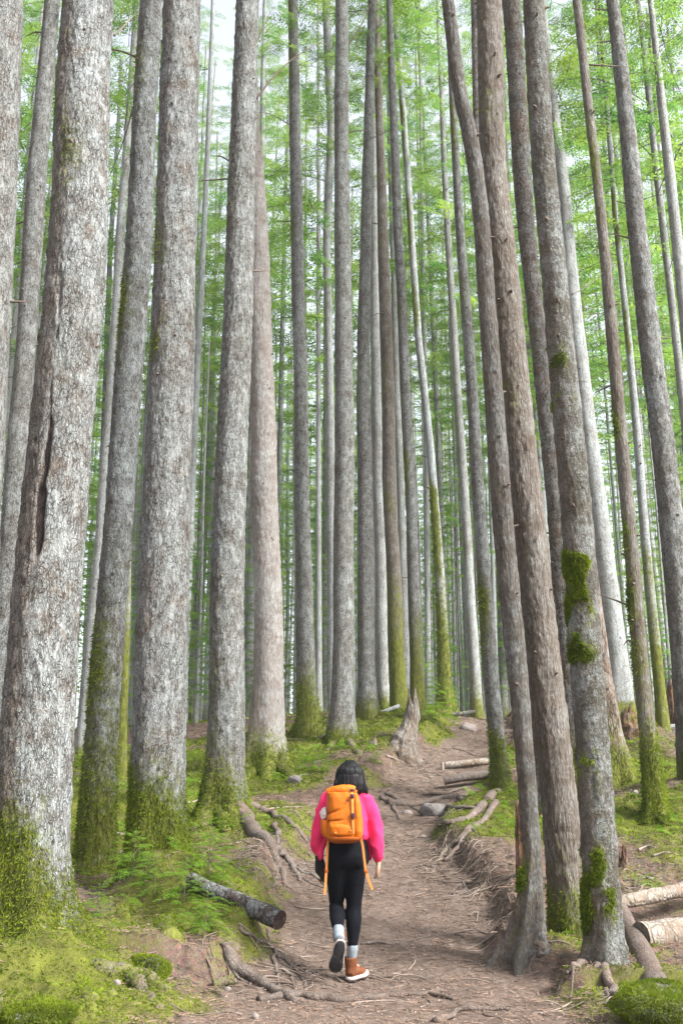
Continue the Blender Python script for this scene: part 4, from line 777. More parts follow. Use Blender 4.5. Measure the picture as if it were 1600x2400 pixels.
# ------------------------------------------------------------------ the backpack
pk = W(670, 940, -.2)
pack = empty('backpack', pk, 'orange roll top hiking backpack worn on the walker\'s back', 'backpack')
def packf(V, Nn):
    u_ = V-pk; a = fbm(V*np.array([9, 9, 7]), 3, 40)*.011
    a += -.016*np.exp(-((u_[:, 2]-.155-.12*(u_[:, 0]+.02))/.008)**2)*sstep(.04, -.08, u_[:, 0])        # creases from the left seam
    a += -.016*np.exp(-((u_[:, 2]-.235-.3*(u_[:, 0]+.02))/.009)**2)*sstep(.02, -.1, u_[:, 0])
    a += -.007*np.exp(-((u_[:, 0]-.075)/.006)**2)
    return V+Nn*a[:, None]
remesh('pack_body', [loft([(W(665, 955, -.2), .10, .07), (W(668, 930, -.2), .135, .095), (W(672, 860, -.205), .142, .112), (W(672, 740, -.205), .140, .115), (W(668, 600, -.2), .136, .108), (W(655, 500, -.2), .126, .098), (W(645, 455, -.2), .118, .085)], 48, 3.2)], M_ORANGE, pack, .007, 3, packf)
def rollf(V, Nn): return V+Nn*(fbm(V*np.array([22, 22, 22]), 3, 41)*.007)[:, None]
remesh('roll_top', [T3([W(492, 462, -.21), W(560, 440, -.22), W(640, 428, -.225), W(720, 420, -.22), W(772, 430, -.21)], [.028, .033, .033, .031, .024]), T3([W(500, 470, -.15), W(640, 440, -.15), W(765, 440, -.15)], [.03, .035, .03])], M_ORANGE, pack, .006, 2, rollf)
def patch(name, c, e, wx, wz, m, bulge=.0, th=.006, par=None, tilt=0, n_=14, front=None):
    """a soft panel that follows the pack's outer face"""
    uu = np.linspace(-1, 1, n_); U, V_ = np.meshgrid(uu, uu); ca, sa = math.cos(tilt), math.sin(tilt)
    sq = (1-np.abs(U)**4)*(1-np.abs(V_)**4)
    x = c[0]+(U*wx*ca-V_*wz*sa); z = c[2]+(U*wx*sa+V_*wz*ca); y = c[1]-bulge*sq**.5
    fr = np.stack([x, y, z], -1).reshape(-1, 3); bk = fr.copy(); bk[:, 1] = c[1]+th
    I = np.arange(n_*n_).reshape(n_, n_); f1 = np.stack([I[:-1, :-1], I[:-1, 1:], I[1:, 1:], I[1:, :-1]], -1).reshape(-1, 4); f2 = f1[:, ::-1]+n_*n_
    rim = np.r_[I[0, :], I[1:, -1], I[-1, -2::-1], I[-2:0:-1, 0]]; r2 = np.roll(rim, -1); f3 = np.stack([rim, rim+n_*n_, r2+n_*n_, r2], -1)
    return mk(name, np.vstack([fr, bk]), [np.vstack([f1, f2, f3])], m, par or pack)
remesh('side_panel', [loft([(W(800, 915, -.235), .036, .06), (W(800, 850, -.24), .042, .075), (W(798, 700, -.24), .038, .072), (W(788, 560, -.235), .034, .066), (W(775, 480, -.23), .026, .05)], 28, 2.6)], M_ORANGE2, pack, .006, 2, packf)
remesh('front_pocket', [loft([(W(648, 905, -.27), .08, .03), (W(648, 880, -.285), .098, .04), (W(640, 800, -.285), .098, .044), (W(628, 740, -.27), .085, .035), (W(620, 715, -.255), .06, .02)], 28, 2.4)], M_ORANGE, pack, .006, 2, folds(.006, (16, 16, 12), 6))
remesh('base_panel', [loft([(W(660, 968, -.19), .07, .05), (W(660, 950, -.2), .112, .085), (W(664, 925, -.205), .138, .107), (W(666, 898, -.205), .143, .113)], 36, 3)], M_RUST, pack, .006, 2)
remesh('side_pocket', [loft([(W(500, 905, -.2), .03, .05), (W(490, 860, -.2), .04, .062), (W(482, 790, -.2), .04, .062), (W(480, 735, -.2), .036, .058)], 24, 2.4)], M_ORANGE2, pack, .006, 2, folds(.006, (20, 20, 9), 7))
def band(name, pts, wd_, th, m, par, out=(0, -1, 0)):
    pts = np.array(pts); n_ = len(pts)*4; s = np.linspace(0, len(pts)-1, n_); p = np.stack([np.interp(s, range(len(pts)), pts[:, k]) for k in range(3)], 1)
    T = np.gradient(p, axis=0); T /= np.linalg.norm(T, axis=1)[:, None]; o_ = np.array(out, float); sd_ = np.cross(T, o_); sd_ /= np.linalg.norm(sd_, axis=1)[:, None]; nn = np.cross(sd_, T)
    v = np.stack([p-sd_*wd_/2-nn*th/2, p+sd_*wd_/2-nn*th/2, p+sd_*wd_/2+nn*th/2, p-sd_*wd_/2+nn*th/2], 1).reshape(-1, 3)
    I = np.arange(n_*4).reshape(n_, 4); J = np.roll(I, -1, 1); f = np.stack([I[:-1], J[:-1], J[1:], I[1:]], -1).reshape(-1, 4)
    f = np.vstack([f, [I[0, ::-1], I[-1]]]); return mk(name, v, [f], m, par, smooth=False)
stp = band('front_strap', [W(742, 430, -.262), W(748, 480, -.30), W(752, 560, -.316), W(755, 690, -.324), W(760, 800, -.326), W(762, 870, -.32)], .017, .003, M_WEB, pack)
def buckle(c, wx, wz, m=M_BUCK, name='buckle', th=.01):
    b = patch(name, np.array(c), 0, wx, wz, m, .004, th, n_=8); return b
buckle(W(756, 688, -.334), .014, .016); buckle(W(750, 495, -.318), .014, .014); buckle(W(748, 436, -.285), .017, .009); buckle(W(757, 715, -.334), .010, .008)
# the small woven maker's mark: a little block of dark stitches
for dx, dz, a, b in ((0, .004, .011, .0016), (0, -.004, .011, .0016), (-.007, 0, .0016, .006), (.006, 0, .0016, .006), (0, 0, .003, .003), (-.012, .001, .0012, .003)):
    patch('stitched_mark', W(704, 540, -.317)+[dx, 0, dz], 0, a, b, M_BUCK, 0, .002, n_=3)
for a, b in ((580, 866), (733, 846)): buckle(W(a, b, -.332), .006, .005, M_WEB, 'tab', .012)
for side_, pts in ((0, [W(505, 940, -.17), W(500, 1030, -.16), W(490, 1245, -.15), W(486, 1300, -.15), W(476, 1480, -.145)]), (1, [W(832, 900, -.2), W(855, 990, -.18), W(885, 1250, -.155), W(905, 1310, -.15), W(952, 1435, -.145)])):
    hb = band('hip_strap', pts, .0185, .003, M_WEB, pack)
    c = pts[2]; bb = patch('ladder_buckle', np.array(c)+[0, -.004, 0], 0, .0135, .012, M_RUST, .003, .008, n_=8, tilt=0 if not side_ else .25)
for sx in (-1, 1):
    c0 = W(665+sx*95, 470, -.12)
    v, f, t_ = tube(np.array([c0, c0+[sx*.02, .08, .035], W(690+sx*110, 455, .06)+[0, 0, .02], W(690+sx*125, 560, .15), W(690+sx*150, 760, .14), W(690+sx*165, 860, .0), W(680+sx*120, 880, -.1)]), [.022, .025, .026, .026, .02, .012, .012], 12, 0, sqz=.5)
    mk('shoulder_strap', v, [f, t_], M_RUST, pack)
remesh('hip_belt', [T3([W(560, 890, -.1), W(500, 890, .0), W(520, 900, .12)], [.03, .03, .016], seg=12), T3([W(800, 890, -.1), W(876, 872, .0), W(850, 900, .12)], [.028, .03, .016], seg=12)], M_BUCK, pack, .008, 2)
# the things carried
b_ = [ell(W(470, 665, -.2), .026, .04, .05), ell(W(452, 690, -.21), .02, .03, .035), ell(W(480, 630, -.19), .016, .02, .02)]
tmp = empty('bundled_cloth', W(470, 720, -.2), 'pale crumpled cloth stuffed in the side pocket of the orange backpack', 'cloth')
remesh('cloth', b_, M_CLOTH, tmp, .005, 2, folds(.012, (28, 28, 28), 9))
tmp = empty('dark_garment', W(440, 1330, .08), 'bunched black garment held in the walker\'s left hand', 'garment')
remesh('cloth', [loft([(W(492, 1370, .06), .008, .01), (W(465, 1320, .06), .03, .03), (W(440, 1250, .06), .05, .045), (W(430, 1190, .06), .045, .045), (W(418, 1130, .07), .03, .035), (W(395, 1085, .09), .012, .02)], 24), ell(W(425, 1230, .05), .04, .04, .035)], M_DARKFAB, tmp, .007, 2, folds(.016, (20, 20, 12), 10))

# ------------------------------------------------------------------ roots, logs, stumps, rocks
def gpts(pts, r_, lift=.3):
    out = []
    for i, p in enumerate(pts):
        g = ground(*p[:2]) if len(p) == 2 else P(*p); 
        out.append([g[0], g[1], g[2]+(r_[i]*lift if len(p) == 2 else 0)])
    return np.array(out)
def root(pts, r0, r1, seed, parent=None, label=None, moss=0.0, lift=.3, m=None, group=None, side=0, name='root'):
    rr = np.linspace(r0, r1, len(pts)); p = gpts(pts, rr, lift)
    rg = np.random.default_rng(seed); K = 4; L = len(p)
    t = np.linspace(0, L-1, (L-1)*K+1); pp = np.stack([np.interp(t, range(L), p[:, k]) for k in range(3)], 1); r2 = np.interp(t, range(L), rr)
    jit = rg.normal(0, 1, pp.shape)*np.minimum(r2, .02)[:, None]*.5; jit[0] = jit[-1] = 0; pp += jit; pp[:, 2] -= r2*(.5 if moss > .3 else .0); r2 = r2*(1+rg.uniform(-1, 1, len(r2))*(.05 if r0 > .055 else .22))
    if moss < .3: gh = hfun(pp[:, 0], pp[:, 1]); pp[:, 2] = np.maximum(pp[:, 2], gh+r2*(.35 if parent is None else .15))
    parts = [tube(pp, r2, 10 if r0 < .04 else 24, .22 if r0 < .055 else .13, 14 if r0 < .055 else 7, seed, sub_=3, sqz=.85)]
    for k in range(side):        # small rootlets leaving the main one
        i = rg.integers(2, len(pp)-1); a = rg.uniform(0, 6.28); q0 = pp[i]; l_ = rg.uniform(.12, .4); qs = [q0]
        for j in range(1, 4):
            a += rg.uniform(-.6, .6); x, y = qs[-1][0]+math.cos(a)*l_/3, qs[-1][1]+math.sin(a)*l_/3; qs.append([x, y, gz(x, y)+.004])
        parts.append(tube(np.array(qs), np.linspace(r2[i]*.4, .003, 4), 7, .2, 20, k, sub_=3))
    v, f = join(parts); mo = moss_top(v, moss, seed) if moss else np.zeros(len(v)); at = {'moss': mo, 'brown': mo*0}
    if parent is not None:
        o = mk(name, v, f, m or B_ROOT, parent, attrs=at)
        if moss > .45:
            fz = fuzz(v, f[0][:, ::-1], mo, int(1800*moss*r0/.08), .032, .008, seed, .5, .3)
            if fz: mk('moss', fz[0]-np.array(parent.location), fz[1], M_MOSSB, o, smooth=False, world=False)
        return o
    return top(name, v, f, m or B_ROOT, label, 'root', group, attrs=at)
A = dict(name='root')
# roots of the standing trees
for i, (tn, pts, r0, r1, mo) in enumerate([
    ('T1', [(60, 2150, 7.75), (130, 2240, 7.7), (215, 2310, 7.75), (262, 2335)], .13, .05, .75), ('T1', [(40, 2200, 7.6), (20, 2290, 7.3), (-20, 2350)], .14, .07, .8), ('T1', [(100, 2200, 7.65), (170, 2270, 7.5), (205, 2345), (215, 2395)], .10, .035, .9),
    ('T1', [(75, 2230, 7.5), (95, 2310, 7.2), (100, 2390)], .11, .05, .95), ('T1', [(150, 2240, 7.9), (240, 2275), (330, 2290), (390, 2320)], .10, .04, .7), ('T1', [(300, 2290), (350, 2330), (375, 2365)], .05, .03, .5),
    ('T4', [(390, 2040, 10.1), (440, 2110, 9.8), (500, 2175), (545, 2225)], .17, .07, .85), ('T4', [(360, 2060, 10), (380, 2130, 9.6), (400, 2200)], .17, .10, .85), ('T4', [(340, 2050, 10), (300, 2110, 9.9), (285, 2150)], .11, .07, .9),
     
    ('T4', [(530, 2230), (550, 2275), (600, 2305), (650, 2330), (692, 2352)], .055, .03, .0),
    ('T5', [(548, 1880, 13.1), (575, 1925, 13.0), (605, 1965), (635, 1990), (652, 2030), (668, 2078)], .12, .028, .05), ('T5', [(600, 1955), (640, 1990), (668, 2010), (690, 2040), (703, 2068)], .06, .02, 0), ('T5', [(555, 1870, 13.2), (610, 1900), (640, 1915), (690, 1940), (722, 1985)], .07, .018, .1),
    ('T5', [(645, 1935), (650, 1975), (660, 2000)], .035, .015, 0), ('T5', [(670, 2015), (700, 2040), (740, 2055), (765, 2080)], .03, .012, 0), ('T5', [(700, 2055), (735, 2072), (765, 2085)], .02, .01, 0), ('T5', [(490, 1890, 13.0), (470, 1935), (445, 1950)], .11, .05, .8), ('T5', [(520, 1900, 12.95), (530, 1950)], .11, .07, .8),
    ('T5', [(655, 2030), (645, 2060), (640, 2080)], .03, .012, 0), ('T5', [(690, 1905), (715, 1940), (735, 1955)], .022, .012, 0),
    ('T6', [(655, 1780, 16.9), (690, 1825), (720, 1835)], .12, .05, .8), ('T6', [(600, 1790, 16.9), (575, 1830)], .12, .06, .8),
    ('T7', [(735, 1690, 20.9), (755, 1715), (765, 1735)], .10, .05, .8), ('T8', [(815, 1730, 19.9), (840, 1765), (855, 1785)], .08, .04, .5), ('T8', [(790, 1730, 19.9), (765, 1760)], .08, .04, .6),
    ('T15', [(1168, 1860, 16.4), (1130, 1895), (1090, 1925), (1050, 1935), (1022, 1943)], .07, .03, .1), ('T15', [(1160, 1885), (1125, 1930), (1080, 1965), (1045, 1995), (1012, 2035)], .05, .022, .25), ('T15', [(1110, 1935), (1075, 1990), (1040, 2020)], .035, .02, .1), ('T15', [(1185, 1870, 16.4), (1205, 1910)], .07, .04, .8),
    ('T16', [(1210, 2190, 8.9), (1180, 2225, 8.9), (1150, 2248)], .055, .02, .0), ('T16', [(1230, 2190, 8.8), (1222, 2240, 8.75), (1215, 2265)], .05, .02, 0), ('T16', [(1250, 2180, 8.85), (1262, 2240, 8.8), (1268, 2258)], .05, .03, 0), ('T16', [(1125, 2258), (1170, 2255), (1205, 2268)], .014, .008, 0),
    ('T19', [(1370, 2270, 8.3), (1345, 2310), (1325, 2325)], .03, .014, 0), ('T19', [(1400, 2280, 8.2), (1400, 2315, 8.1), (1425, 2340)], .035, .02, 0), ('T19', [(1420, 2300, 8.2), (1440, 2330), (1460, 2360), (1475, 2385)], .035, .015, .05), ('T19', [(1325, 2318), (1305, 2330)], .012, .006, 0), ('T19', [(1345, 2320), (1335, 2345)], .012, .006, 0),
    ('T19', [(1430, 2250, 8.4), (1452, 2300, 8.25), (1470, 2335)], .09, .04, .9), ('T21', [(1520, 1905, 12.95), (1500, 1935)], .06, .03, .8), ('T21', [(1545, 1900, 12.95), (1565, 1935)], .06, .03, .8), ('T13', [(1050, 1650, 24.4), (1070, 1680)], .09, .04, .7)]):
    root(pts, r0, r1, i+100, TR[tn], moss=mo, side=4 if mo < .3 and r0 < .1 and tn != 'T19' else 0)
# free roots crossing the trail: each its own thing
for i, (pts, r0, r1, lab) in enumerate([
    ([(605, 2347), (700, 2336), (820, 2349), (920, 2336), (1005, 2330), (1062, 2346)], .034, .017, 'long pale root snaking across the trail below the walker\'s feet'),
    ([(1020, 2398), (1080, 2376), (1150, 2368), (1250, 2376)], .028, .012, 'grey root humped across the trail at the bottom of the picture'),
    ([(845, 2216), (930, 2212), (1020, 2196), (1110, 2180)], .014, .008, 'thin pale root running right from beside the walker\'s socks'),
    ([(908, 1886), (965, 1891), (1025, 1874), (1075, 1870), (1118, 1890)], .062, .03, 'thickest arched root across the upper trail above the grey rock'),
    ([(905, 1862), (935, 1878), (985, 1884)], .042, .02, 'curved root behind the arched root on its left end'),
    ([(990, 1863), (1040, 1863), (1094, 1849)], .034, .018, 'thin bent root lying furthest up the trail below the log steps'),
    ([(1035, 1888), (1070, 1898), (1120, 1897)], .04, .025, 'short root curving behind the grey rock to its right'),
    ([(893, 1872), (920, 1893), (935, 1922)], .04, .02, 'stubby grey root poking down at the left edge of the upper trail'),
    ([(962, 1892), (982, 1902), (998, 1912)], .018, .012, 'small dark root leading down to the grey rock'),
    ([(1060, 1755), (1090, 1762), (1110, 1772)], .018, .01, 'small root on the bare slope above the log step'),
    ([(640, 2245), (650, 2285), (656, 2320)], .02, .008, 'thin root hanging off the end of the mossy root mound'),
    ([(642, 2240), (680, 2262), (705, 2290), (718, 2322)], .02, .008, 'thin forked root spreading from the mossy mound toward the trail'),
    ([(648, 2262), (680, 2290), (690, 2318)], .015, .007, 'slender root between the two other thin roots near the mossy mound'),
    ([(560, 2185), (600, 2205), (640, 2222), (655, 2248)], .018, .01, 'thin grey root along the top of the mossy mound below the dark log'),
    ([(625, 2180), (632, 2205), (628, 2222)], .014, .008, 'tiny root stub sticking down under the dark log'),
    ([(690, 2262), (730, 2280), (765, 2300)], .012, .006, 'faint thin root on the trail left of the lifted boot'),
    ([(1100, 2150), (1120, 2135), (1115, 2165), (1140, 2160)], .014, .007, 'small hooked root on the trail left of the fluted tree base'),
    ([(1060, 2098), (1090, 2090), (1085, 2068), (1120, 2070)], .018, .009, 'short forked root on the right bank of the trail')]):
    root(pts, r0, r1, i+300, label=lab, name='exposed_root', side=3)
# fine hair roots and twigs matted on the trail banks
rg = np.random.default_rng(9); ps = []
for (a, b, sx, sy, n_) in ((1130, 2060, 90, 50, 130), (1060, 1990, 50, 30, 60), (660, 2020, 70, 50, 80), (590, 2010, 90, 30, 80), (700, 2280, 50, 30, 24), (980, 1800, 70, 30, 60), (500, 2300, 90, 40, 24), (1180, 2160, 60, 40, 40), (1400, 2350, 60, 20, 18), (1010, 2030, 20, 40, 40), (1490, 2080, 70, 30, 40), (940, 1960, 80, 40, 16), (850, 2300, 200, 60, 30)):
    for k in range(n_):
        g = ground(rg.normal(a, sx*.6), rg.normal(b, sy*.6)); an = rg.uniform(0, 6.28); L = rg.uniform(.12, .5); qs = []
        x, y = g[0], g[1]
        for j in range(4):
            qs.append((x, y)); an += rg.normal(0, .5); x += math.cos(an)*L/3; y += math.sin(an)*L/3
        qs = np.array(qs); z = hfun(qs[:, 0], qs[:, 1])+rg.uniform(0, .03, 4)*(np.array([0, 1, 1, 0])); ps.append(tube(np.c_[qs, z], np.linspace(rg.uniform(.003, .008), .002, 4), 4, 0, cap=False, sub_=2)[:2]+([],))
rg.shuffle(ps) if False else random.shuffle(ps); half = int(len(ps)*.72)
v, f = join(ps[:half]); top('fine_roots', v, f, M_TWIG, 'dark mat of hair roots and twigs on the trail banks', 'roots', kind='stuff')
v, f = join(ps[half:]); top('bleached_twigs', v, f, M_TWIGPALE, 'pale weathered twigs strewn over the trail banks', 'twigs', kind='stuff')

def log(pts, r0, r1, m, label, seed, moss=0, capm=None, name='fallen_log', sub_=8, na=.1, cat='log', rag=0):
    p = np.array([P(*a) for a in pts]); n_ = len(p); rr = np.linspace(r0, r1, n_)
    v, f, t_ = tube(p, rr, 28, na, 5, seed, sub_=sub_)
    v2, _, _ = tube(p, rr, 28, 0, 5, seed, sub_=sub_); 
    v = v + (v-v2)*.0 + (fbm(v*np.array([28, 28, 28]), 2, seed)[:, None])*.004
    mo = moss_top(v, moss, seed, 4)*(v[:, 2] > v2[:, 2].mean()-9) if moss else np.zeros(len(v)); base = v.mean(0); base[2] = v[:, 2].min()
    t = empty(name, base, label, cat); o = mk('bark', v, [f], m, t, attrs={'moss': mo, 'brown': mo*0})
    N_ = len(v)-2
    for rng_ in (range(0, 28), range(N_-28, N_)):
        ring = v[list(rng_)]; c = ring.mean(0); k = np.arange(28)
        cv = np.vstack([ring, c+(ring-c)*.5, [c]]); ax = (p[1]-p[0]) if rng_[0] == 0 else (p[-2]-p[-1]); ax = ax/np.linalg.norm(ax)
        cv[28:] += ax*(.006+rag*np.random.default_rng(seed).random((29, 1))); 
        q4 = np.stack([k, np.roll(k, -1), np.roll(k, -1)+28, k+28], 1); t3 = np.stack([k+28, np.roll(k, -1)+28, k*0+56], 1)
        mk('cut_end', cv, [q4, t3], capm or B_LOG, t, attrs={'moss': np.zeros(57), 'brown': np.full(57, .2)})
    return t
M_ENDGRAIN = simple('grey_end_grain', (.16, .13, .11), var=.5, sc=25, bump=.6)
log([(448, 2062, 9.3), (520, 2096, 9.1), (590, 2126, 8.9), (655, 2156, 8.7)], .06, .08, B_WETLOG, 'dark wet log with pale lichen patches jutting out over the left side of the trail', 1, .0, M_ROCK and simple('dark_end', (.05, .03, .025), var=.6, sc=20, bump=1, dist=.02), rag=.02)
log([(1425, 2062, 10.4), (1455, 2140, 9.6), (1490, 2215, 8.9), (1555, 2350, 7.6)], .075, .105, B_ROOT, 'lavender grey log leaning down beside the lichen patched trunk', 2, 0, M_ENDGRAIN)
log([(1500, 2196, 9.0), (1560, 2192, 9.1), (1700, 2178, 9.4)], .125, .14, B_LOG, 'thick pale sawn log with a dark cut end at the right edge', 3, 0, M_ENDGRAIN)
log([(1447, 2116, 9.7), (1520, 2102, 9.8), (1660, 2072, 10.2)], .058, .072, B_LOG, 'smooth pinkish log lying above the thick sawn log', 4)
log([(1478, 2068, 11), (1540, 2068, 11.1), (1680, 2062, 11.5)], .055, .05, B_LOG, 'pinkish log furthest up of the three at the right edge', 5)
log([(1482, 2242, 8.7), (1540, 2238, 8.8), (1640, 2240, 9)], .05, .07, B_ROT, 'crumbling reddish log under the thick sawn log', 6)
log([(1044, 1794, 18.7), (1100, 1788, 18.7), (1160, 1784, 18.8), (1300, 1776, 19.1)], .06, .07, B_LOG, 'pale log laid across the trail as the upper step', 7)
log([(1040, 1830, 17.4), (1090, 1821, 17.4), (1180, 1811, 17.5), (1230, 1807, 17.6)], .07, .07, B_ROOT, 'grey split log laid across the trail as the lower step', 8)
log([(1090, 1725, 21.9), (1160, 1719, 21.9), (1260, 1711, 22)], .05, .06, B_ROOT, 'dark log across the trail at its top bend', 9, .2)
log([(1160, 1716, 23), (1290, 1712, 23)], .05, .05, B_LOG, 'short pale log behind the one at the top bend', 10)
log([(1425, 1834, 15.8), (1470, 1836, 15.6), (1515, 1846, 15.4)], .03, .025, B_WETLOG, 'slim dark fallen branch log near the vivid mossy trunk', 11)
log([(1545, 1706, 21), (1680, 1696, 21)], .055, .06, B_FAR, 'white log, highest of the stack of three near the right edge', 12, .1)
log([(1550, 1722, 20.4), (1680, 1714, 20.4)], .06, .06, B_FAR, 'white log, middle one of the three near the right edge', 13, .1)
log([(1540, 1765, 19), (1570, 1778, 18.8), (1680, 1800, 18.6)], .07, .07, B_FAR, 'white log, lowest one of the three near the right edge', 14, .15)
log([(738, 1736, 20.4), (760, 1728, 20.5), (795, 1716, 20.8)], .055, .06, B_TAN, 'short brown log propped left of the tree above the walker', 15, .2)
log([(668, 1734, 20.5), (715, 1738, 20.3)], .05, .04, B_ROOT, 'mossy log on the bank behind the fluted cedar', 16, .8)
log([(735, 1792, 18), (765, 1790, 18), (800, 1800, 17.8)], .055, .05, B_SNAG, 'splintered weathered wood just left of the walker\'s hair', 17, .0)
log([(150, 1958, 12.4), (230, 1962, 12.4), (292, 1968, 12.4)], .075, .085, B_LOG, 'pinkish log lying behind the left pair of trees', 18, .1)
log([(140, 1995, 11.8), (230, 1998, 11.8), (290, 2004, 11.8)], .05, .05, B_ROT, 'brown log in front of the pinkish log behind the left trees', 19, .2)
log([(165, 2118, 9.6), (205, 2116, 9.6), (245, 2110, 9.6)], .04, .035, B_FAR, 'pale grey stick of wood between the thickest tree and the mossy mound', 20, .1)
log([(500, 2305, 7.9), (548, 2296, 7.95)], .032, .038, B_ROOT, 'stubby mossy piece of wood at the left edge of the trail', 21, .45)
log([(870, 1682, 22.3), (900, 1668, 22.3), (935, 1655, 22.4)], .045, .05, B_FAR, 'pale log leaning behind the jagged snag', 22, .1)
log([(1060, 1674, 24), (1085, 1672, 24), (1112, 1668, 24)], .05, .05, B_WETLOG, 'dark log on the skyline right of the green curved conifer', 23, .3)

def snag(pts, m, label, seed, spikes=5, moss=.0, name='snag', flare=.3, tall=.3, cat='stump', mb=0):
    """a broken trunk whose torn top ends in splinters"""
    p = np.array([P(*a[:3]) for a in pts]); rr = np.array([a[3]*mpp(a[1], a[2])/2 for a in pts])
    v, f, t_ = tube(p, rr, 40, .14, 9, seed, sub_=10); n_ = (len(v)-2)//40
    I = np.arange(n_*40).reshape(n_, 40); rg = np.random.default_rng(seed); th = np.arange(40)/40*2*math.pi
    kx = np.linspace(0, 40, spikes*2+1); ky = np.tile([0., 1.], spikes)*rg.uniform(.3, 1, spikes*2); prof = np.interp(np.arange(40), kx, np.r_[ky, ky[0]])
    # index 0 is the top: stretch the last rows up into splinters
    wt = np.clip(1-np.arange(n_)/(n_*.35), 0, 1)[:, None]; v[:-2, 2] += ((wt*prof[None, :]-wt*.3)*tall).ravel()
    cen = v[I].mean(1, keepdims=True); gr = 1-.13*np.abs(np.sin(th*spikes*1.5+seed))[None, :, None]; v[:-2] = (cen+(v[I]-cen)*gr).reshape(-1, 3)
    v[-2] = v[I[0]].mean(0)-[0, 0, tall*.5]
    mo = np.clip(moss_top(v, moss, seed)+ .9*np.exp(-(v[:, 2]-v[:, 2].min())/max(mb, .01))*(mb > 0), 0, 1)
    return top(name, v, [f, t_], m, label, cat, attrs={'moss': mo, 'brown': mo*0})
snag([(966, 1640, 19.2, 24), (966, 1665, 19.2, 34), (960, 1700, 19.2, 42), (950, 1735, 19.1, 60), (942, 1775, 19.0, 92), (940, 1800, 19.0, 110)], B_SNAG, 'jagged weathered grey snag standing left of the top of the trail', 1, 4, .0, tall=.42)
snag([(874, 1735, 18.9, 20), (872, 1765, 18.9, 34), (874, 1795, 18.8, 44)], B_SNAG, 'small pale claw shaped stump just above and right of the walker\'s head', 2, 3, .15, tall=.15)
snag([(1214, 1885, 11, 10), (1216, 1940, 11, 20), (1222, 2040, 11, 28), (1226, 2120, 11, 34)], B_ROT, 'broken orange brown stub behind the narrow fluted trunk', 3, 3, .2, tall=.2)
snag([(1458, 2000, 11.2, 20), (1460, 2040, 11.2, 26), (1462, 2085, 11.1, 38), (1462, 2110, 11.1, 48)], B_ROT, 'splintered orange stump above the pinkish logs at right', 4, 3, .1, tall=.32, mb=.12)
snag([(1470, 1665, 18.6, 26), (1475, 1700, 18.6, 60), (1478, 1760, 18.5, 80), (1476, 1800, 18.4, 96)], B_ROT, 'dark reddish rotten stump under the smooth blue grey conifer', 5, 4, .35, tall=.25)
snag([(1572, 1600, 21.6, 16), (1578, 1650, 21.6, 44), (1588, 1690, 21.5, 70), (1590, 1720, 21.5, 80)], B_ROT, 'reddish rotten stump near the right edge behind the white logs', 6, 4, .1, tall=.3)
snag([(212, 2168, 9.0, 34), (214, 2190, 9.0, 42), (220, 2230, 8.9, 60)], B_SNAG, 'broken pale stub tucked against the right foot of the thickest tree', 7, 4, .05, tall=.09)
snag([(1036, 1788, 18.6, 8), (1036, 1800, 18.6, 10), (1036, 1822, 18.6, 10)], B_LOG, 'short upright peg at the left end of the upper log step', 8, 2, 0, tall=.03, name='wooden_peg', cat='peg')

def rock(px, py, w_, h_, seed, label, m=M_ROCK, moss=0, name='rock', d=None, sink=.4, group=None, cat='rock'):
    g = ground(px, py) if d is None else P(px, py, d); s = mpp(py, g[1])*w_/2; sz = mpp(py, g[1])*h_/2
    v, f, t_ = ell(np.zeros(3), 1, 1, 1, seg=30, rows=18); dn = v/np.linalg.norm(v, axis=1)[:, None]
    rg = np.random.default_rng(seed)
    for k in range(9):       # flat facets
        n_ = rg.normal(0, 1, 3); n_ /= np.linalg.norm(n_); c_ = rg.uniform(.62, .9); dd_ = v@n_; v = v-np.outer(np.maximum(dd_-c_, 0), n_)*.85
    v = v*(1+.10*fbm(dn*2.5+seed*9, 3, seed)[:, None]); v = v*[s, s*.85, sz]+[g[0], g[1]+s*.5, g[2]+sz*(1-2*sink)]
    if moss:
        mo = moss_top(v, moss, seed); 
        t = empty(name, (g[0], g[1]+s*.5, v[:, 2].min()), label, cat, group); mk('stone', v, [f, t_], B_ALDER, t, attrs={'moss': mo, 'brown': mo*0}); fz = fuzz(v, f, np.clip(mo+.3, 0, 1), int(60000*s), .02, .006, seed, .15, .3)
        if fz: mk('moss', fz[0], fz[1], M_MOSSB, t, smooth=False)
        return t
    return top(name, v, [f, t_], m, label, cat, group)
rock(1018, 1912, 72, 52, 1, 'largest grey rock, lying in the trail below the arched root'); rock(955, 1908, 26, 16, 2, 'small pinkish stone left of the largest grey rock', M_PALEROCK)
rock(992, 1964, 15, 11, 3, 'white pebble in the middle of the trail right of the pack', M_PALEROCK); rock(998, 1878, 18, 10, 4, 'small dark stone behind the arched root')
rock(690, 1838, 36, 32, 5, 'rounded purple grey stone at the foot of the fluted cedar'); rock(1095, 1712, 46, 34, 6, 'pinkish boulder at the top of the trail', M_PALEROCK)
rock(533, 2322, 16, 13, 7, 'pale stone beside the mossy piece of wood', M_PALEROCK); rock(598, 2388, 17, 20, 8, 'white stone at the bottom edge left of the trail centre', M_PALEROCK)
rock(1490, 1862, 14, 16, 9, 'pinkish stone beside the slim dark fallen branch', M_PALEROCK); rock(272, 2310, 22, 20, 10, 'small grey stone below the roots of the thickest tree', M_PALEROCK)
rock(960, 1768, 24, 22, 11, 'white lump of stone below the jagged snag', M_PALEROCK); rock(1150, 2330, 8, 5, 12, 'tiny pebble on the lower trail', M_PALEROCK); rock(980, 1992, 8, 5, 13, 'tiny pale pebble just below the white pebble', M_PALEROCK)
rock(1590, 2412, 270, 120, 14, 'bright green moss covered boulder in the bottom right corner', moss=.75, name='mossy_boulder', sink=.25, d=6.6, cat='boulder')
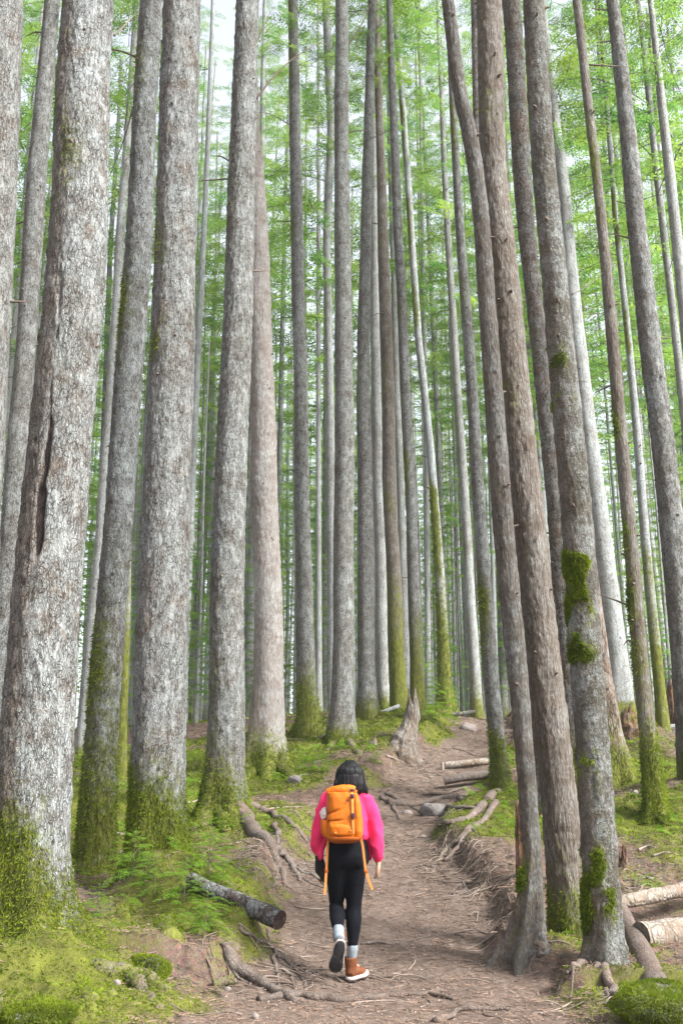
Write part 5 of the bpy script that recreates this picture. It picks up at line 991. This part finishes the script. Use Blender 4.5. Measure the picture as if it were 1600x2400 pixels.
rock(340, 2290, 110, 60, 15, 'low mossy stone at the right foot of the thickest tree', moss=.35, name='mossy_rock', sink=.3)
rock(70, 2408, 190, 60, 16, 'bright mossy hump in the bottom left corner', moss=.8, name='mossy_boulder', sink=.3, cat='boulder')

# ------------------------------------------------------------------ ground cover (uncountable)
def scatter_xy(n_, ymin, ymax, seed, pw=1.0):
    r = np.random.default_rng(seed); y = ymin+(ymax-ymin)*r.random(n_)**pw; x = r.uniform(-1, 1, n_)*(y*.37+1.2); return x, y
def blades(name, n_, ymin, ymax, cond, ln, wd_, m, label, cat, seed, up=1.0, pw=1.5, flat=False):
    x, y = scatter_xy(n_, ymin, ymax, seed, pw); k = cond(x, y, np.random.default_rng(seed+1).random(n_)); x, y = x[k], y[k]; z = hfun(x, y); n_ = len(x); r = np.random.default_rng(seed+2)
    sc = (.5+y/12)[:, None]; a = r.uniform(0, 6.28, n_); L = ln*sc*r.uniform(.4, 1.5, (n_, 1)); w_ = wd_*sc
    if flat: d = np.c_[np.cos(a), np.sin(a), r.uniform(-.12, .12, n_)]; s = np.c_[-np.sin(a), np.cos(a), r.normal(0, .3, n_)]; p = np.c_[x, y, z+r.uniform(.0, .012, n_)]; V = np.stack([p-s*w_/2, p+s*w_/2, p+d*L+s*w_*.4, p+d*L-s*w_*.4], 1)
    else: d = np.c_[np.cos(a)*.8, np.sin(a)*.8, up*r.uniform(.3, 1.2, n_)]; s = np.c_[-np.sin(a), np.cos(a), r.normal(0, .3, n_)]; p = np.c_[x, y, z-.008]; m_ = p+d*L*.6; V = np.stack([p-s*w_*.4, p+s*w_*.4, m_+s*w_*.5, m_+d*L*.5*np.array([1, 1, .0])-s*w_*.1], 1)
    f = np.arange(n_*4).reshape(-1, 4); return top(name, V.reshape(-1, 3), [f], m, label, cat, kind='stuff', smooth=False)
def onmoss(x, y, u_): pm_, _ = pathmask(x, y); return (mossmask(x, y)*(1-.9*sstep(-.05, .25, pm_)) > .22+.4*u_)
def offmoss(x, y, u_): return mossmask(x, y) < .5+.5*u_
blades('ground_moss', 420000, 5.8, 30, onmoss, .026, .0075, M_MOSSB, 'soft olive green moss covering the forest floor', 'moss', 61)
blades('needle_litter', 90000, 5.8, 28, offmoss, .045, .005, M_LITTER, 'reddish brown needles and bark crumbs on the trail and banks', 'litter', 62, flat=True)
blades('pale_chips', 8000, 5.8, 28, lambda x, y, u_: offmoss(x, y, u_)&(u_ < .8), .03, .006, M_LITTERPALE, 'pale wood chips and dry needles scattered on the trail', 'chips', 63, flat=True)

# long bare dead boughs and fallen sticks that the photo shows singly
for tn, pts, r0 in (('T5', [(600, 232, 13.2), (650, 170, 13.2), (700, 128, 13.3), (760, 95, 13.4)], .016), ('T5', [(603, 100, 13.2), (616, 60, 13.2), (640, 20, 13.3)], .010), ('T1', [(268, 84, 7.8), (292, 60, 7.9), (318, 32, 8.0)], .010), ('T8', [(808, 110, 20), (840, 70, 20), (868, 10, 20)], .024),
                    ('T3', [(312, 250, 11.2), (290, 330, 11.3), (262, 400, 11.4), (250, 440, 11.4)], .009), ('T23', [(1475, 480, 14), (1440, 470, 14)], .016), ('T21', [(1378, 95, 13), (1395, 70, 13)], .012), ('T19', [(1340, 690, 8.4), (1375, 670, 8.5), (1410, 640, 8.6)], .006),
                    ('T15', [(1085, 420, 16.5), (1020, 460, 16.6), (960, 500, 16.8)], .008), ('T20', [(1340, 740, 19.5), (1400, 735, 19.6), (1440, 745, 19.6)], .012), ('T12', [(925, 300, 21.5), (860, 330, 21.6), (840, 350, 21.6)], .012), ('T2', [(70, 620, 14), (120, 600, 14.1)], .01), ('T7', [(690, 300, 21), (640, 270, 21), (600, 262, 21)], .012)):
    p = np.array([P(*a) for a in pts]); v, f, t_ = tube(p, np.linspace(r0, r0*.3, len(p)), 7, .25, 9, 3, sub_=6); mk('dead_branch', v, [f, t_], M_TWIG, TR[tn])
    for k in range(1, len(p)-1):
        q2 = p[k]+np.array([.35, .05, .22])*r0*22*(-1 if k % 2 else 1); v, f, t_ = tube(np.array([p[k], (p[k]+q2)/2+[0, 0, r0], q2]), [r0*.4, r0*.3, r0*.12], 5, .2, 9, k, sub_=3); mk('dead_branch', v, [f, t_], M_TWIG, TR[tn])
for pts, r0, m_, lab in (([(1495, 1998), (1515, 1986), (1535, 1988)], .016, M_TWIGPALE, 'curved white stick on the mossy ground right of the splintered orange stump'), ([(1530, 2010), (1560, 2002), (1590, 2006)], .012, M_TWIGPALE, 'pale forked stick nearest the right edge above the pinkish logs'),
                         ([(625, 1898), (670, 1893), (725, 1890)], .010, M_TWIGPALE, 'thin straight pale stick on the ground left of the pink sleeve'), ([(688, 1846), (692, 1826), (715, 1816), (740, 1822)], .012, M_TWIGPALE, 'hooked pale twig beside the rounded purple grey stone'),
                         ([(905, 1776), (925, 1784), (945, 1790)], .020, M_TWIGPALE, 'pale stick right of the claw shaped stump'), ([(1000, 1790), (1015, 1775), (1030, 1772)], .014, M_TWIG, 'brown stick left of the upright peg'),
                         ([(430, 1888), (450, 1882), (468, 1876)], .02, M_TWIGPALE, 'grey stick on the moss between the two scaly trees'), ([(1380, 2072), (1430, 2040), (1450, 2046)], .012, M_TWIG, 'brown stick between the lichen patched trunk and the orange stump'),
                         ([(690, 2128), (735, 2132), (790, 2128)], .007, M_TWIGPALE, 'fine pale twig on the open trail left of the calves'), ([(700, 2205), (735, 2212), (765, 2218)], .008, M_TWIGPALE, 'short pale twig just left of the lifted boot'), ([(705, 2245), (745, 2243)], .007, M_TWIGPALE, 'straight pale splinter below the twig beside the lifted boot'),
                         ([(560, 2170), (600, 2200), (598, 2226)], .010, M_TWIGPALE, 'bent twig hanging under the dark log'), ([(1210, 2095), (1180, 2110), (1150, 2105)], .010, M_TWIG, 'dark twig on the bank left of the fluted trunk')):
    rr = np.linspace(r0, r0*.4, len(pts)); p = gpts(pts, rr, .8); v, f, t_ = tube(p, rr, 8, .25, 16, 4, sub_=6); top('fallen_stick', v, [f, t_], m_, lab, 'stick')
# small stones and clods trodden into the trail
rg = np.random.default_rng(90); x, y = scatter_xy(2600, 6.2, 24, 91, 1.3); pm_, _ = pathmask(x, y); k = pm_ > -.15; x, y = x[k], y[k]; z = hfun(x, y); bv, bf, bt = ell(np.zeros(3), 1, 1, 1, seg=7, rows=5); parts = []
for a, b, c in zip(x, y, z):
    s_ = .004+.012*rg.random()**4; parts.append((bv*rg.uniform(.6, 1.3, (len(bv), 1))*[s_, s_*rg.uniform(.6, 1), s_*.6]+[a, b, c+s_*.15], bf, bt))
v, f = join(parts); top('pebbles', v, f, simple('clods_and_grit', (.2, .155, .13), var=.5, sc=3), 'small stones and clods trodden into the dirt trail', 'pebbles', kind='stuff')

# low green sprays of seedlings and ferns that nobody could count
x, y = scatter_xy(4200, 8.5, 34, 70, 1.0); u_ = np.random.default_rng(71).random(len(x)); pm_, _ = pathmask(x, y); k = (pm_ < -.15)&(mossmask(x, y) > .3+.5*u_)&(fbm(np.c_[x*.8, y*.8, x*0], 2, 72) > -.02); x, y = x[k], y[k]; z = hfun(x, y); r = np.random.default_rng(73); Vs = []
for a, b, c in zip(x, y, z):
    for j in range(r.integers(2, 5)):
        q_, tw = BOUGHS[r.integers(6)]; q_ = q_[r.random(len(q_)) < .75]; az = r.uniform(0, 6.28); L = r.uniform(.10, .26)*(.7+b/30); ca, sa = math.cos(az)*L, math.sin(az)*L; pt = r.uniform(.2, .7)
        Vs.append(q_@np.array([[ca, sa, L*pt], [-sa, ca, 0], [0, 0, L*1.0]])+[a, b, c+.01])
V = np.concatenate(Vs).reshape(-1, 3); top('undergrowth', V, [np.arange(len(V)).reshape(-1, 4)], M_SPRIG, 'fresh green sprays of seedlings and ferns on the mossy banks', 'undergrowth', kind='stuff', smooth=False)
# countable seedlings close to the trail
for i, (px, py, s, lab) in enumerate([(488, 2050, 1.0, 'fresh green hemlock seedling growing beside the upper end of the dark log'), (310, 2052, .9, 'hemlock seedling with bright drooping fronds left of the mossy root mound'), (430, 2120, .85, 'leafy seedling on top of the mossy root mound'),
        (360, 2100, .8, 'seedling rooted in the moss in front of the broad scaly conifer'), (480, 2185, .7, 'lowest bright seedling on the mossy root mound'), (225, 2150, .6, 'small seedling beside the broken pale stub'), (745, 1810, .7, 'blue green seedling left of the walker\'s hair'),
        (1170, 1790, .7, 'seedling behind the slim mossy footed conifer at the log steps'), (1020, 1690, 1.3, 'bushy seedling under the green curved conifer'), (1490, 1650, 1.6, 'seedling sprouting beside the dark reddish rotten stump'), (880, 1790, .5, 'tiny seedling at the claw shaped stump'), (520, 2080, .5, 'small seedling touching the dark log from above')]):
    g = ground(px, py); t = empty('hemlock_seedling', g, lab, 'seedling')
    o = bpy.data.objects.new('foliage', SEEDL[i % 2]); COL.objects.link(o); o.parent = t; sc = s*.55*max(1, g[1]/14); o.scale = (sc,)*3; o.rotation_euler = (.15*math.sin(i), .15*math.cos(i*2), i*1.1)
    v, f, t_ = tube(np.array([g-[0, 0, .03], g+[.01, 0, sc*.4], g+[.015, .01, sc*.8]]), [.006*s, .004*s, .002], 6, 0, sub_=3); mk('stem', v, [f, t_], M_TWIG, t)


# the far-off wood: one mass of thin trunks and foliage beyond the last trees one can tell apart
rg = np.random.default_rng(77); tr = []; fo = []
for k in range(330):
    Y = rg.uniform(92, 150); x = rg.uniform(-1, 1)*(Y*.37+2); zg = 2.5; r_ = rg.uniform(.09, .2); H = rg.uniform(26, 38); lean = rg.normal(0, .3)
    tr.append(tube(np.array([[x, Y, zg-2], [x+lean*.5, Y, zg+H/2], [x+lean, Y, zg+H]]), [r_*1.2, r_, r_*.4], 6, 0, cap=False, sub_=2)[:2]+([],))
    n_ = 120; t = rg.random(n_)**.8; zc = zg+rg.uniform(2, 11)+t*14; a = rg.uniform(0, 6.28, n_); R_ = (1-t*.8)*2.6*rg.random(n_)**.6
    c = np.c_[x+np.cos(a)*R_, Y+np.sin(a)*R_, zc-R_*.25]; d = np.c_[np.cos(a), np.sin(a), rg.normal(-.3, .25, n_)]*rg.uniform(.2, .55, (n_, 1)); s_ = np.c_[-np.sin(a), np.cos(a), rg.normal(0, .4, n_)]*rg.uniform(.08, .2, (n_, 1))
    fo.append(np.stack([c-d, c-s_, c+d, c+s_], 1))
v, f = join(tr); V = np.concatenate(fo).reshape(-1, 3); f2 = np.arange(len(V)).reshape(-1, 4)+len(v)
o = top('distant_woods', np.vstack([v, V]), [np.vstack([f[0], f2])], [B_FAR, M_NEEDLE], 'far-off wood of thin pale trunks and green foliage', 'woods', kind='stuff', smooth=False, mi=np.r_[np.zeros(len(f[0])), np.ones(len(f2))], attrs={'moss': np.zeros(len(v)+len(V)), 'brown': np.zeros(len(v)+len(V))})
# ------------------------------------------------------------------ thin air: far trunks fade
m = bpy.data.materials.new('air'); m.use_nodes = True; n = m.node_tree.nodes; n.remove(n['Principled BSDF']); out = n[0]
vol = n.new('ShaderNodeVolumePrincipled'); vol.inputs['Density'].default_value = .0007; vol.inputs['Color'].default_value = (.92, .97, .95, 1); vol.inputs['Anisotropy'].default_value = .3
m.node_tree.links.new(vol.outputs[0], out.inputs['Volume'])
X0, X1, Y0, Y1, Z0, Z1 = -250, 250, -40, 175, -12, 62
v = np.array([[a, b, c] for a in (X0, X1) for b in (Y0, Y1) for c in (Z0, Z1)], float); f = np.array([[0, 1, 3, 2], [4, 6, 7, 5], [0, 4, 5, 1], [2, 3, 7, 6], [0, 2, 6, 4], [1, 5, 7, 3]])
hz = mk('haze', v, [f], m, smooth=False); tag(hz, 'thin pale haze filling the distant forest', 'haze', kind='stuff')
